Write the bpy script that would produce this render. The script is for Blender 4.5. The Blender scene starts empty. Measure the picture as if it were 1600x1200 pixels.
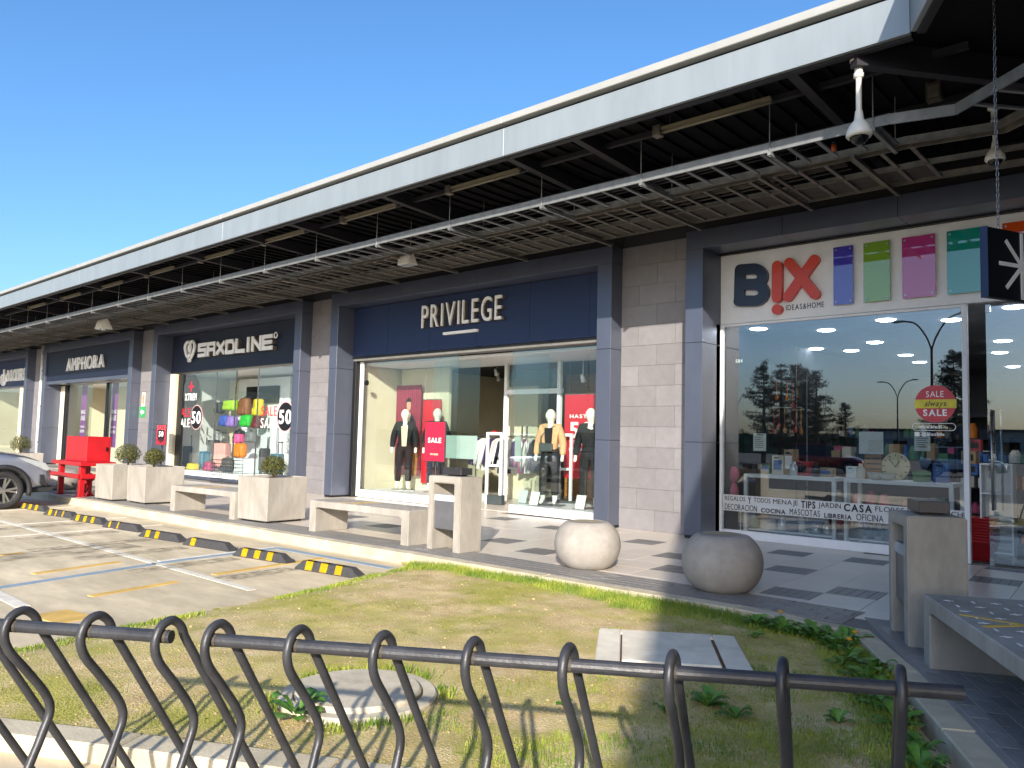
import bpy, bmesh, math, random
import numpy as np
from mathutils import Vector, Matrix
random.seed(7); rng = np.random.default_rng(7)
scene = bpy.context.scene
COL = scene.collection

# ------------------------------------------------------------------ camera
F, CX, CY, H = 1223.0, 800.0, 600.0, 1.36
def _ray(p):
    v = np.array([p[0]-CX, p[1]-CY, F]); return v/np.linalg.norm(v)
_ex = -_ray((-568.0, 653.5))
_up = _ray((1222.0, -16580.0)); _up = _up - _ex*np.dot(_up, _ex); _up /= np.linalg.norm(_up)
_R = np.array([_ex, np.cross(_up, _ex), _up])
CAM = np.array([0, 0, H])
def wray(px, py): return _R @ _ray((px, py))
def G(px, py, z=0.0):
    d = wray(px, py); return CAM + d*((z-H)/d[2])
def W(px, py, Y):
    d = wray(px, py); return CAM + d*(Y/d[1])
def pxm(P):            # metres per photo pixel at point P
    return float((_R.T @ (np.array(P)-CAM))[2])/F
cam_d = bpy.data.cameras.new('camera'); cam = bpy.data.objects.new('camera', cam_d); COL.objects.link(cam)
cam_d.sensor_fit = 'HORIZONTAL'; cam_d.sensor_width = 36.0; cam_d.lens = F/1600*36
cam_d.clip_start = 0.05; cam_d.clip_end = 3000
_m = Matrix.Identity(4)
for i in range(3):
    _m[i][0] = _R[i][0]; _m[i][1] = -_R[i][1]; _m[i][2] = -_R[i][2]; _m[i][3] = CAM[i]
cam.matrix_world = _m
scene.camera = cam
# ------------------------------------------------------------------ light
SUN_EL = math.atan(0.385); SH = Vector((-0.597, 0.8022))       # heading of the shadows
world = bpy.data.worlds.new('World'); scene.world = world; world.use_nodes = True
wn = world.node_tree.nodes; wl = world.node_tree.links
sky = wn.new('ShaderNodeTexSky'); sky.sky_type = 'NISHITA'; sky.sun_disc = False
sky.sun_elevation = SUN_EL; sky.sun_rotation = math.atan2(-SH.x, -SH.y)
sky.air_density = 1.0; sky.dust_density = 2.4; sky.ozone_density = 4.5; sky.altitude = 100
hs_ = wn.new('ShaderNodeHueSaturation'); hs_.inputs['Saturation'].default_value = 1.12; wl.new(sky.outputs['Color'], hs_.inputs['Color'])
wl.new(hs_.outputs['Color'], wn['Background'].inputs['Color'])
wn['Background'].inputs['Strength'].default_value = 0.15
sd = bpy.data.lights.new('sun', 'SUN'); sd.energy = 4.5; sd.angle = math.radians(0.6); sd.color = (1.0, 0.91, 0.78)
sun = bpy.data.objects.new('sun', sd); COL.objects.link(sun)
_dir = Vector((SH.x*math.cos(SUN_EL), SH.y*math.cos(SUN_EL), -math.sin(SUN_EL)))
sun.rotation_euler = _dir.to_track_quat('-Z', 'Y').to_euler()
scene.view_settings.view_transform = 'Standard'; scene.view_settings.look = 'None'
scene.view_settings.gamma = 1.0; scene.view_settings.exposure = 0.80

# ------------------------------------------------------------------ materials
MATS = {}
def lin(c):
    if isinstance(c, str):
        c = c.lstrip('#'); c = [int(c[i:i+2], 16)/255 for i in (0, 2, 4)]
        return tuple(x/12.92 if x <= .04045 else ((x+.055)/1.055)**2.4 for x in c)
    return tuple(c)
def mat(name, col, rough=.6, metal=0.0, var=.12, scale=6.0, bump=0.0, bscale=60.0, rnd=0.0, col2=None, emit=0.0, spec=.5, coat=0.0, stretch=None, detail=5.0, lo=.35, hi=.65, stain=0.0):
    if name in MATS: return MATS[name]
    m = bpy.data.materials.new(name); m.use_nodes = True; MATS[name] = m
    nt = m.node_tree; n = nt.nodes; l = nt.links; b = n['Principled BSDF']
    col = lin(col)
    b.inputs['Roughness'].default_value = rough; b.inputs['Metallic'].default_value = metal
    b.inputs['Specular IOR Level'].default_value = spec; b.inputs['Coat Weight'].default_value = coat
    tc = n.new('ShaderNodeTexCoord'); mp = n.new('ShaderNodeMapping'); l.new(tc.outputs['Object'], mp.inputs['Vector'])
    if stretch: mp.inputs['Scale'].default_value = stretch
    nz = n.new('ShaderNodeTexNoise'); nz.inputs['Scale'].default_value = scale; nz.inputs['Detail'].default_value = detail; nz.inputs['Roughness'].default_value = .62
    l.new(mp.outputs['Vector'], nz.inputs['Vector'])
    rp = n.new('ShaderNodeValToRGB'); l.new(nz.outputs['Fac'], rp.inputs['Fac'])
    rp.color_ramp.elements[0].position = lo; rp.color_ramp.elements[1].position = hi
    if col2 is None:
        a = [max(0, c*(1-var)) for c in col]; d = [min(1, c*(1+var)) for c in col]
    else: a = col; d = lin(col2)
    rp.color_ramp.elements[0].color = (*a, 1); rp.color_ramp.elements[1].color = (*d, 1)
    out = rp.outputs['Color']
    if stain:
        n2 = n.new('ShaderNodeTexNoise'); n2.inputs['Scale'].default_value = 1.3; n2.inputs['Detail'].default_value = 8; n2.inputs['Roughness'].default_value = .7
        l.new(mp.outputs['Vector'], n2.inputs['Vector'])
        r2 = n.new('ShaderNodeValToRGB'); l.new(n2.outputs['Fac'], r2.inputs['Fac'])
        r2.color_ramp.elements[0].position = .38; r2.color_ramp.elements[1].position = .62
        r2.color_ramp.elements[0].color = (1-stain, 1-stain, 1-stain*1.1, 1); r2.color_ramp.elements[1].color = (1, 1, 1, 1)
        mx = n.new('ShaderNodeMix'); mx.data_type = 'RGBA'; mx.blend_type = 'MULTIPLY'; mx.inputs[0].default_value = 1
        l.new(out, mx.inputs[6]); l.new(r2.outputs['Color'], mx.inputs[7]); out = mx.outputs[2]
    if rnd:
        oi = n.new('ShaderNodeObjectInfo'); mr = n.new('ShaderNodeMapRange'); l.new(oi.outputs['Random'], mr.inputs['Value'])
        mr.inputs['To Min'].default_value = 1-rnd; mr.inputs['To Max'].default_value = 1+rnd
        mx = n.new('ShaderNodeVectorMath'); mx.operation = 'SCALE'; l.new(out, mx.inputs[0]); l.new(mr.outputs['Result'], mx.inputs['Scale'])
        out = mx.outputs['Vector']
    l.new(out, b.inputs['Base Color'])
    if bump:
        nb = n.new('ShaderNodeTexNoise'); nb.inputs['Scale'].default_value = bscale; nb.inputs['Detail'].default_value = 4
        l.new(mp.outputs['Vector'], nb.inputs['Vector'])
        bp = n.new('ShaderNodeBump'); bp.inputs['Strength'].default_value = bump; bp.inputs['Distance'].default_value = .01
        l.new(nb.outputs['Fac'], bp.inputs['Height']); l.new(bp.outputs['Normal'], b.inputs['Normal'])
    if rough > .05:
        mr = n.new('ShaderNodeMapRange'); l.new(nz.outputs['Fac'], mr.inputs['Value'])
        mr.inputs['To Min'].default_value = max(.02, rough*.85); mr.inputs['To Max'].default_value = min(1, rough*1.15)
        l.new(mr.outputs['Result'], b.inputs['Roughness'])
    if emit:
        b.inputs['Emission Color'].default_value = (*col, 1); b.inputs['Emission Strength'].default_value = emit
    return m
def glass_mat(name, ior=1.7, tint=(.93, .97, .96)):
    m = bpy.data.materials.new(name); m.use_nodes = True; MATS[name] = m
    nt = m.node_tree; n = nt.nodes; l = nt.links; n.remove(n['Principled BSDF'])
    t = n.new('ShaderNodeBsdfTransparent'); t.inputs['Color'].default_value = (*tint, 1)
    g = n.new('ShaderNodeBsdfGlossy'); g.inputs['Roughness'].default_value = 0.004; g.inputs['Color'].default_value = (.95, .97, 1, 1)
    fr = n.new('ShaderNodeFresnel'); fr.inputs['IOR'].default_value = ior
    ge = n.new('ShaderNodeNewGeometry'); mr = n.new('ShaderNodeMapRange'); l.new(ge.outputs['Backfacing'], mr.inputs['Value'])
    mr.inputs['To Min'].default_value = ior; mr.inputs['To Max'].default_value = 1/ior; l.new(mr.outputs[0], fr.inputs['IOR'])
    mx = n.new('ShaderNodeMixShader'); l.new(fr.outputs[0], mx.inputs[0]); l.new(t.outputs[0], mx.inputs[1]); l.new(g.outputs[0], mx.inputs[2])
    l.new(mx.outputs[0], n['Material Output'].inputs['Surface']); return m
def sheer_mat(name, col, alpha):
    m = bpy.data.materials.new(name); m.use_nodes = True; MATS[name] = m
    b = m.node_tree.nodes['Principled BSDF']; b.inputs['Base Color'].default_value = (*lin(col), 1)
    b.inputs['Alpha'].default_value = alpha; b.inputs['Roughness'].default_value = .5
    nz = m.node_tree.nodes.new('ShaderNodeTexNoise'); nz.inputs['Scale'].default_value = 3
    mr = m.node_tree.nodes.new('ShaderNodeMapRange'); mr.inputs['To Min'].default_value = alpha*.9; mr.inputs['To Max'].default_value = min(1, alpha*1.1)
    m.node_tree.links.new(nz.outputs['Fac'], mr.inputs['Value']); m.node_tree.links.new(mr.outputs[0], b.inputs['Alpha'])
    return m
GLASS = glass_mat('window_glass', 1.62); GLASSB = glass_mat('window_glass_tinted', 2.25, (.86, .9, .9))
ACR = {}

# ------------------------------------------------------------------ mesh helpers
class B:
    def __init__(s): s.bm = bmesh.new()
    def box(s, x0, x1, y0, y1, z0, z1, bev=0, seg=1, M=None):
        r = bmesh.ops.create_cube(s.bm, size=1.0)['verts']
        bmesh.ops.scale(s.bm, vec=(abs(x1-x0), abs(y1-y0), abs(z1-z0)), verts=r)
        bmesh.ops.translate(s.bm, vec=((x0+x1)/2, (y0+y1)/2, (z0+z1)/2), verts=r)
        if bev:
            ed = list({e for v in r for e in v.link_edges})
            o = bmesh.ops.bevel(s.bm, geom=ed, offset=bev, segments=seg, affect='EDGES', profile=.5)
            r = list({v for f in o['faces'] for v in f.verts} | {v for v in r if v.is_valid})
        if M is not None: bmesh.ops.transform(s.bm, matrix=M, verts=r)
        return s
    def prism(s, pts, a0, a1, axis='z', M=None):        # polygon extruded along an axis
        def mk(p, a):
            if axis == 'z': return (p[0], p[1], a)
            if axis == 'y': return (p[0], a, p[1])
            return (a, p[0], p[1])
        lo = [s.bm.verts.new(mk(p, a0)) for p in pts]; hi = [s.bm.verts.new(mk(p, a1)) for p in pts]
        n = len(pts); fs = [s.bm.faces.new(lo), s.bm.faces.new(hi)]
        for i in range(n): fs.append(s.bm.faces.new((lo[i], lo[(i+1) % n], hi[(i+1) % n], hi[i])))
        bmesh.ops.recalc_face_normals(s.bm, faces=fs)
        if M is not None: bmesh.ops.transform(s.bm, matrix=M, verts=lo+hi)
        return s
    def lathe(s, prof, n=24, c=(0, 0, 0), M=None):
        rings = []; allv = []
        for r, z in prof:
            if r < 1e-5: v = [s.bm.verts.new((c[0], c[1], c[2]+z))]
            else: v = [s.bm.verts.new((c[0]+r*math.cos(2*math.pi*i/n), c[1]+r*math.sin(2*math.pi*i/n), c[2]+z)) for i in range(n)]
            rings.append(v); allv += v
        fs = []
        for a, b in zip(rings[:-1], rings[1:]):
            for i in range(n):
                j = (i+1) % n
                if len(a) == 1 and len(b) == 1: continue
                if len(a) == 1: fs.append(s.bm.faces.new((a[0], b[j], b[i])))
                elif len(b) == 1: fs.append(s.bm.faces.new((a[i], a[j], b[0])))
                else: fs.append(s.bm.faces.new((a[i], a[j], b[j], b[i])))
        bmesh.ops.recalc_face_normals(s.bm, faces=fs)
        if M is not None: bmesh.ops.transform(s.bm, matrix=M, verts=allv)
        return s
    def tube(s, pts, r, n=8, cap=True, close=False):
        pts = [Vector(p) for p in pts]; N = len(pts); rings = []
        rr = r if isinstance(r, (list, tuple)) else [r]*N
        up = None
        for i, p in enumerate(pts):
            if close: t = pts[(i+1) % N]-pts[i-1]
            else: t = pts[min(i+1, N-1)]-pts[max(i-1, 0)]
            t.normalize()
            if up is None:
                up = Vector((0, 0, 1)) if abs(t.z) < .9 else Vector((1, 0, 0))
            a = (up - t*up.dot(t)).normalized(); b = t.cross(a); up = a
            rings.append([s.bm.verts.new(p + rr[i]*(a*math.cos(2*math.pi*k/n)+b*math.sin(2*math.pi*k/n))) for k in range(n)])
        fs = []
        for i in range(N if close else N-1):
            a, b = rings[i], rings[(i+1) % N]
            for k in range(n): fs.append(s.bm.faces.new((a[k], a[(k+1) % n], b[(k+1) % n], b[k])))
        if cap and not close: fs.append(s.bm.faces.new(rings[0])); fs.append(s.bm.faces.new(rings[-1]))
        bmesh.ops.recalc_face_normals(s.bm, faces=fs)
        return s
    def mesh(s, name, smooth=False):
        m = bpy.data.meshes.new(name); s.bm.to_mesh(m); s.bm.free()
        if smooth: m.shade_smooth()
        return m
def curve(pts, k=6):        # smoothed polyline (Catmull-Rom)
    P = [np.array(p, float) for p in pts]; P = [2*P[0]-P[1]] + P + [2*P[-1]-P[-2]]; out = []
    for i in range(1, len(P)-2):
        for j in range(k):
            t = j/k
            out.append(.5*((2*P[i])+(-P[i-1]+P[i+1])*t+(2*P[i-1]-5*P[i]+4*P[i+1]-P[i+2])*t*t+(-P[i-1]+3*P[i]-3*P[i+1]+P[i+2])*t**3))
    out.append(P[-2]); return [tuple(p) for p in out]
def obj(name, b, m, parent=None, loc=None, rot=None, smooth=False, local=False, kind=None, label=None):
    me = b.mesh(name, smooth) if isinstance(b, B) else b
    o = bpy.data.objects.new(name, me); COL.objects.link(o)
    if m is not None:
        m = MATS[m] if isinstance(m, str) else m
        if not me.materials: me.materials.append(m)
        elif me.materials[0] is not m:
            o.material_slots[0].link = 'OBJECT'; o.material_slots[0].material = m
    if parent is not None:
        o.parent = parent
        if not local and loc is None:
            q = parent
            L = Vector((0, 0, 0))
            while q is not None: L += q.location; q = q.parent
            o.location = -L
    if loc is not None: o.location = loc
    if rot is not None: o.rotation_euler = rot
    if kind: o['kind'] = kind
    if label: o['label'] = label
    return o
def tag(o, label, cat, group=None):
    o['label'] = label; o['category'] = cat
    if group: o['group'] = group
    return o
def thing(name, label, cat, loc=(0, 0, 0), rz=0.0, group=None):
    o = bpy.data.objects.new(name, None); COL.objects.link(o); o.location = loc; o.rotation_euler = (0, 0, rz); o.empty_display_size = .1
    return tag(o, label, cat, group)
def struct(name, b, m, **k): return obj(name, b, m, kind='structure', **k)
def copy_tree(o, parent=None):
    c = o.copy(); COL.objects.link(c); c.parent = parent
    for ch in [q for q in bpy.data.objects if q.parent is o]: copy_tree(ch, c)
    return c
# glyphs: every character once, turned into meshes
GL = {}
def make_glyphs(chars):
    jobs = []
    for bold in (0, 1):
        for ch in chars:
            cu = bpy.data.curves.new('glyph', 'FONT'); cu.body = ch; cu.extrude = .5; cu.resolution_u = 4; cu.offset = .028 if bold else 0.0
            o = bpy.data.objects.new('glyph', cu); COL.objects.link(o); jobs.append((bold, ch, o))
    dg = bpy.context.evaluated_depsgraph_get(); dg.update()
    for bold, ch, o in jobs:
        me = bpy.data.meshes.new_from_object(o.evaluated_get(dg))
        co = np.empty(len(me.vertices)*3); me.vertices.foreach_get('co', co); co = co.reshape(-1, 3)
        fs = [tuple(p.vertices) for p in me.polygons]; GL[(bold, ch)] = (co, fs); bpy.data.meshes.remove(me)
    for _, _, o in jobs:
        cu = o.data; bpy.data.objects.remove(o); bpy.data.curves.remove(cu)
make_glyphs('ABCDEFGHIJKLMNOPQRSTUVWXYZabcdefghijklmnopqrstuvwxyz0123456789%&@.+!°')
def text(s, org, h, m, parent=None, width=None, depth=.004, bold=0, ux=(1, 0, 0), uz=(0, 0, 1), each=False, name='letter', gap=.12, center=False, italic=0.0):
    """lettering standing on a plane: org = lower left, h = cap height; raised along ux x uz reversed (towards the viewer)"""
    ux = np.array(ux, float); uz = np.array(uz, float); un = -np.cross(uz, ux); un = un/np.linalg.norm(un)
    un = np.cross(ux, uz)          # towards viewer for ux=+X, uz=+Z is -Y
    caph = GL[(bold, 'E')][0][:, 1].max(); x = 0; parts = []
    for ch in s:
        if ch == ' ': x += .45; continue
        co, fs = GL[(bold, ch)]; w0, w1 = co[:, 0].min(), co[:, 0].max()
        parts.append((co[:, 0]-w0+x, co[:, 1], co[:, 2]+.5, fs)); x += (w1-w0)+gap
    x -= gap; k = h/caph; kx = width/x if width else k
    off = -kx*x/2 if center else 0
    org = np.array(org, float); outs = []
    allv, allf = [], []
    for X, Yv, Z, fs in parts:
        V = org + np.outer(X*kx+off+italic*Yv*k, ux) + np.outer(Yv*k, uz) + np.outer(Z*depth, un)
        if each:
            me = bpy.data.meshes.new(name); me.from_pydata(V.tolist(), [], fs); outs.append(obj(name, me, m, parent))
        else:
            o = sum(len(a) for a in allv); allv.append(V); allf += [tuple(i+o for i in f) for f in fs]
    if not each:
        me = bpy.data.meshes.new(name); me.from_pydata(np.vstack(allv).tolist(), [], allf); return obj(name, me, m, parent)
    return outs
def RZ(a, c=(0, 0, 0)):
    c = Vector(c); return Matrix.Translation(c) @ Matrix.Rotation(a, 4, 'Z') @ Matrix.Translation(-c)

# ------------------------------------------------------------------ palette
mat('asphalt', (.055, .054, .052), .9, var=.25, scale=40, bump=.3, bscale=200)
mat('parking_concrete', '#d4c4a6', .85, var=.16, scale=3.5, bump=.15, bscale=120, stain=.22, stretch=(.35, 1, 1), detail=9)
mat('kerb_concrete', '#c9bda4', .85, var=.14, scale=5, bump=.3, bscale=70, stain=.2)
mat('concrete', '#a19b95', .85, var=.09, scale=9, bump=.25, bscale=90, stain=.16)
mat('concrete_pale', '#a8a29a', .85, var=.10, scale=7, bump=.3, bscale=80, stain=.24, stretch=(1, 1, .4))
mat('slab_concrete', '#e6decd', .9, var=.08, scale=9, bump=.25, bscale=70, stain=.14)
mat('grout', (.20, .19, .18), .9)
mat('floor_tile', '#c8beb2', .30, var=.05, scale=14, bump=.02, rnd=.06)
mat('dark_floor_tile', '#6b696a', .4, var=.15, scale=20, rnd=.18)
mat('strip_tile', '#85827f', .5, var=.14, scale=18, rnd=.16)
mat('soil', '#a78a5c', .95, var=.2, scale=3, bump=1.0, bscale=75)
mat('fascia_metal', '#8f989e', .38, .25, var=.05, scale=1.5, stretch=(2.5, 1, .4), stain=.06)
mat('cap_metal', '#a3a4a1', .4, .1, var=.05, scale=2)
mat('roof_black', '#0a0a10', .75, var=.2, scale=3, spec=.2)
mat('beam_black', '#26252d', .6, var=.2, scale=4)
mat('portal_panel', '#5d6374', .34, .45, var=.07, scale=2, stretch=(1, 1, .4), rnd=.035, coat=.1)
mat('pier_tile', '#827f82', .55, var=.06, scale=7, bump=.08, bscale=40, rnd=.09, stain=.1)
mat('dark_wall', '#1b1b23', .7, var=.15)
mat('black', '#0c0c0e', .45, var=.2)
mat('black_gloss', '#0a0a0c', .12, var=.2)
mat('navy_sign', '#1f2e52', .45, .0, var=.06, scale=1.5)
mat('navy_dark', '#161e33', .5, .0, var=.06, scale=1.5)
mat('white_paint', '#e6e7ea', .45, var=.03)
mat('white_letter', '#efefee', .35, 0, var=.02)
mat('letter_side', '#6f6a60', .4, .4, var=.05)
mat('cream_wall', '#d9cfb6', .7, var=.03, scale=2)
mat('steel', '#9a9a9c', .28, .9, var=.06)
mat('galv', '#85888a', .55, .45, var=.15, scale=9)
mat('galv_warm', '#7f7a72', .5, .55, var=.2, scale=9)
mat('rack_paint', '#3d3e43', .42, .2, var=.22, scale=12, bump=.12, bscale=80)
mat('rust', '#a4572c', .85, var=.3, scale=60)
mat('yellow_paint', '#d8b23c', .6, var=.12, scale=20)
mat('road_white', '#d8d2c4', .75, var=.14, scale=7)
mat('road_yellow', '#cda95c', .8, var=.14, scale=5)
mat('road_blue', '#8295a6', .8, var=.14, scale=5)
mat('rubber', '#3c3b3d', .75, var=.2, scale=25, bump=.2)
mat('stop_yellow', '#e6bd16', .5, var=.1)
mat('red_gloss', '#b01a22', .38, var=.1, scale=3, bump=.03)
mat('red_print', '#c41f33', .45, var=.04)
mat('sale_red', '#c9203f', .4, var=.05)
mat('leaf', '#2e3514', .6, var=.35, scale=30, col2='#67662b')
mat('twig', '#4a3a26', .85, var=.2)
mat('grass_blade', '#5c7a20', .6, scale=2.2, col2='#98a23c', lo=.4, hi=.62)
mat('dry_blade', '#8f8a3c', .7, scale=2.2, col2='#6f7a2c', lo=.35, hi=.65)
mat('weed_leaf', '#3c6a26', .5, scale=8, col2='#6f9a3c')
mat('dandelion', '#d8961f', .6)
mat('pebble', '#b39d74', .9, var=.4, scale=30)
mat('mannequin', '#efe9df', .35, var=.02)
mat('cloth_black', '#17171b', .85, var=.2, scale=20)
mat('cloth_cream', '#d9cbab', .9, var=.1, scale=20)
mat('cloth_peach', '#d7a67c', .8, var=.1, scale=20, bump=.3, bscale=30)
mat('cloth_white', '#dcdad6', .9, var=.06)
mat('cloth_purple', '#3a2b58', .9, var=.15)
mat('cloth_navy', '#1f2638', .9, var=.15)
mat('leather_grey', '#3d4547', .45, var=.1)
mat('skin_print', '#c39a83', .7)
mat('wood', '#b8854a', .5, scale=5, col2='#8e5f2c', stretch=(1, 1, 8))
mat('wood_dark', '#6a4a31', .6, scale=5, col2='#4a3020', stretch=(1, 1, 8))
mat('lamp_lit', '#fff4e2', .5, emit=6.0)
mat('lamp_off', '#857e69', .5, var=.04)
mat('cctv_white', '#d9d7cf', .35, var=.04)
mat('purple_banner', '#8a4b92', .6, var=.04)
mat('car_paint', '#8f95a5', .3, .5, var=.015, coat=.7, scale=.4, detail=0)
mat('car_red', '#8e1a1c', .28, .3, var=.02, coat=.8)
mat('car_glass', '#0b0e12', .06, var=.1)
mat('car_trim', '#222326', .6, var=.15)
mat('tyre', '#232325', .8, var=.15, scale=20)
mat('alloy', '#a9a9a8', .3, .85, var=.05)
mat('lens', '#c9ced2', .08, .3, var=.05)
mat('bark', '#3a2e24', .9, var=.3)
mat('needle', '#10180f', .8, scale=3, col2='#1f2b18')
mat('hill_green', '#4e5a3f', .95, var=.25, scale=.08)
for nm, c in dict(plum='#7a2f55', lime='#9fc81e', brown='#7d4f33', yel='#dcc31f', blue='#3250b4', vio='#8f6fc4', grn='#27a836', pink='#d8588f', orange='#d77a22', peach='#e0a09a', teal='#2f5560', mag='#a4285a', grey='#6d6f73', lpink='#e2b0b4', char='#2b2d31', maroon='#6a1f26', bluebag='#3c6f8a').items():
    mat('bag_'+nm, c, .6, var=.12, scale=18, bump=.1)

# ------------------------------------------------------------------ setting: ground, parking, pavement
ZP = -.13
b = B(); b.box(-700, 700, -700, 700, -.6, -.15); struct('ground', b, 'asphalt')
b = B(); b.box(-75, 40, -5, 6.6, -.3, ZP); parking = struct('parking_lot', b, 'parking_concrete')
def strip_mark(name, a, c, w, m, dz=.004):
    a = np.array(a[:2]); c = np.array(c[:2]); d = c-a; L = np.linalg.norm(d); d /= L; n = np.array([-d[1], d[0]])*w/2
    bb = B(); bb.prism([tuple(a+n), tuple(a-n), tuple(c-n), tuple(c+n)], ZP-.002, ZP+dz); return obj(name, bb, m, parking)
Gp = lambda x, y: G(x, y, ZP)
strip_mark('painted_line', (-14.5, 4.0), Gp(394, 922), .085, 'road_white')
strip_mark('painted_line', (-8.25, 1.6), Gp(244, 881), .11, 'road_blue')
strip_mark('painted_line', Gp(247, 880), (-9.17, 5.72), .11, 'road_blue', .006)
strip_mark('painted_line', (-9.05, 4.1), (-9.26, 5.72), .06, 'road_white', .008)
strip_mark('painted_line', (-9.2, 5.70), (-7.0, 5.82), .11, 'road_blue', .0045)
for x in (-12.45, -13.85, -16.2, -18.6): strip_mark('painted_line', (x+.22, 2.0), (x-.1, 5.7), .075, 'road_white', .0055)
for a, c in (((52, 897), (187, 878)), ((141, 932), (277, 909)), ((334, 898), (506, 872)), ((0, 868), (34, 864))): strip_mark('painted_line', Gp(*a), Gp(*c), .09, 'road_yellow', .0065)
strip_mark('painted_line', Gp(75, 958), Gp(122, 970), .3, 'road_yellow', .0065)
strip_mark('painted_line', (-9.4, 2.26), Gp(36, 948), .11, 'road_white', .0065)

_tm = sheer_mat('tyre_mark', '#3a352e', .22); _n = _tm.node_tree; _q = [n for n in _n.nodes if n.type == 'TEX_NOISE'][0]; _q.inputs['Scale'].default_value = 9; _mr = [n for n in _n.nodes if n.type == 'MAP_RANGE'][0]
_mr.inputs['From Min'].default_value = .42; _mr.inputs['From Max'].default_value = .7; _mr.inputs['To Min'].default_value = 0; _mr.inputs['To Max'].default_value = .55
for k, (x0, y0, L, w) in enumerate(((-10.75, 3.3, 1.5, .22), (-9.75, 3.5, 1.3, .24), (-8.55, 3.6, 1.25, .22), (-7.55, 4.05, .9, .22), (-11.9, 3.5, 1.3, .2), (-13.2, 3.4, 1.4, .2), (-10.2, 1.8, 2.6, .5))): strip_mark('tyre_mark', (x0, y0), (x0-.12*L, y0+L), w, _tm, .009+.0006*k)
D = np.array([.476, -.88]); D /= np.linalg.norm(D); NW = np.array([-D[1], D[0]])     # the wing's line and its inward normal
KC = np.array([-2.04, 6.22])
kerb_line = [(-62, 5.05), (-17.3, 5.80), (-10.9, 5.96), (-7.2, 6.12), (-4.6, 6.16), (-2.75, 6.22), tuple(KC), tuple(KC+D*1.0), tuple(KC+D*9)]
kerb_line[6] = (-2.2, 6.22); kerb_line.insert(7, (-1.93, 6.05))
def offset_line(pl, d):
    P = np.array(pl, float); out = []
    for i in range(len(P)):
        t = P[min(i+1, len(P)-1)]-P[max(i-1, 0)]; t /= np.linalg.norm(t); out.append(P[i]+np.array([-t[1], t[0]])*d)
    return out
k0 = offset_line(kerb_line, 0.0); k1 = offset_line(kerb_line, .16); k2 = offset_line(kerb_line, .72)
b = B(); poly = [tuple(p) for p in offset_line(kerb_line, .02)] + [(14, -2), (14, 24), (-62, 24)]
b.prism(poly, -.3, -.006); pave = struct('pavement', b, 'grout')
# kerb stones
def along(pl, step):
    P = np.array(pl, float); out = [P[0]]; carry = 0
    for a, c in zip(P[:-1], P[1:]):
        L = np.linalg.norm(c-a); t = step-carry
        while t < L: out.append(a+(c-a)*t/L); t += step
        carry = L-(t-step)
    out.append(P[-1]); return out
def seg_offset(pts, d):
    return offset_line(pts, d)
kp = along(kerb_line[1:], 1.02); kp = [np.array([-62., 5.05])] + [np.array([-62+i*1.02, 5.05+.75*i*1.02/44.7]) for i in range(1, 43)] + kp
ko = seg_offset(kp, 0); ki = seg_offset(kp, .16)
for i in range(len(kp)-1):
    a, c = ko[i], ko[i+1]; a2, c2 = ki[i], ki[i+1]
    if c[0] < -34 or np.linalg.norm(c-a) < .1: continue
    u = (c-a)/np.linalg.norm(c-a)*.003
    jt = random.uniform(-.004, .004)
    bb = B(); bb.prism([tuple(a+u), tuple(c-u), tuple(c2-u), tuple(a2+u)], -.3, .004+jt)
    ed = [e for e in bb.bm.edges if all(v.co.z > -.1 for v in e.verts)]
    bmesh.ops.bevel(bb.bm, geom=ed, offset=.007, segments=1, affect='EDGES')
    obj('kerb_stone', bb, 'kerb_concrete', pave)
# paving tiles
TS, TG, TA = .46, .004, math.radians(4.0)
cu, su = math.cos(TA), math.sin(TA)
U = np.array([cu, su]); V = np.array([-su, cu]); T0 = np.array([-3.5, 8.17])
def cell(p): q = np.array(p[:2])-T0; return int(round(q @ U/TS)), int(round(q @ V/TS))
def inside_dist(p):       # distance of p inwards from the outer kerb line
    best = 1e9; P = np.array(kerb_line)
    for a, c in zip(P[:-1], P[1:]):
        d = c-a; L = np.linalg.norm(d); d = d/L; t = np.clip((p-a) @ d, 0, L); q = p-(a+d*t); s = d[0]*q[1]-d[1]*q[0]
        r = np.linalg.norm(q)
        if r < abs(best): best = r if s >= 0 else -r
    return best
clusters = [(1031, 849), (1033, 867), (1031, 891), (1205, 862), (1257, 898), (1221, 919), (842, 862), (859, 821), (793, 845), (767, 810), (1360, 881), (1362, 925), (1516, 908), (940, 846), (700, 806), (690, 826), (590, 822), (520, 800), (560, 806)]
ccell = {cell(G(*c)) for c in clusters}
tiles = []
for i in range(-92, 22):
    for j in range(-16, 8):
        c = T0+U*i*TS+V*j*TS
        if c[1] > 10.95 or c[0] > 5 or c[0] < -45: continue
        if inside_dist(c) < .45: continue
        tiles.append((np.hypot(c[0], c[1]), i, j, c))
tiles.sort(key=lambda t: t[0])
tb = B(); tb.box(-TS/2+TG/2, TS/2-TG/2, -TS/2+TG/2, TS/2-TG/2, -.02, 0, bev=.002); tile_me = tb.mesh('tile'); tile_me.materials.append(MATS['floor_tile'])
n_ind = 0; rest = B()
small = TS/5
for r, i, j, c in tiles:
    if (i, j) in ccell: continue
    z = random.uniform(-.0008, .0008)
    if n_ind < 300:
        obj('tile', tile_me, 'floor_tile', pave, loc=(c[0], c[1], z), rot=(0, 0, TA)); n_ind += 1
    else: rest.box(-TS/2+TG/2, TS/2-TG/2, -TS/2+TG/2, TS/2-TG/2, -.02, 0, M=Matrix.Translation((c[0], c[1], z)) @ Matrix.Rotation(TA, 4, 'Z'))
obj('far_tiles', rest, 'floor_tile', pave, kind='stuff')
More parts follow.
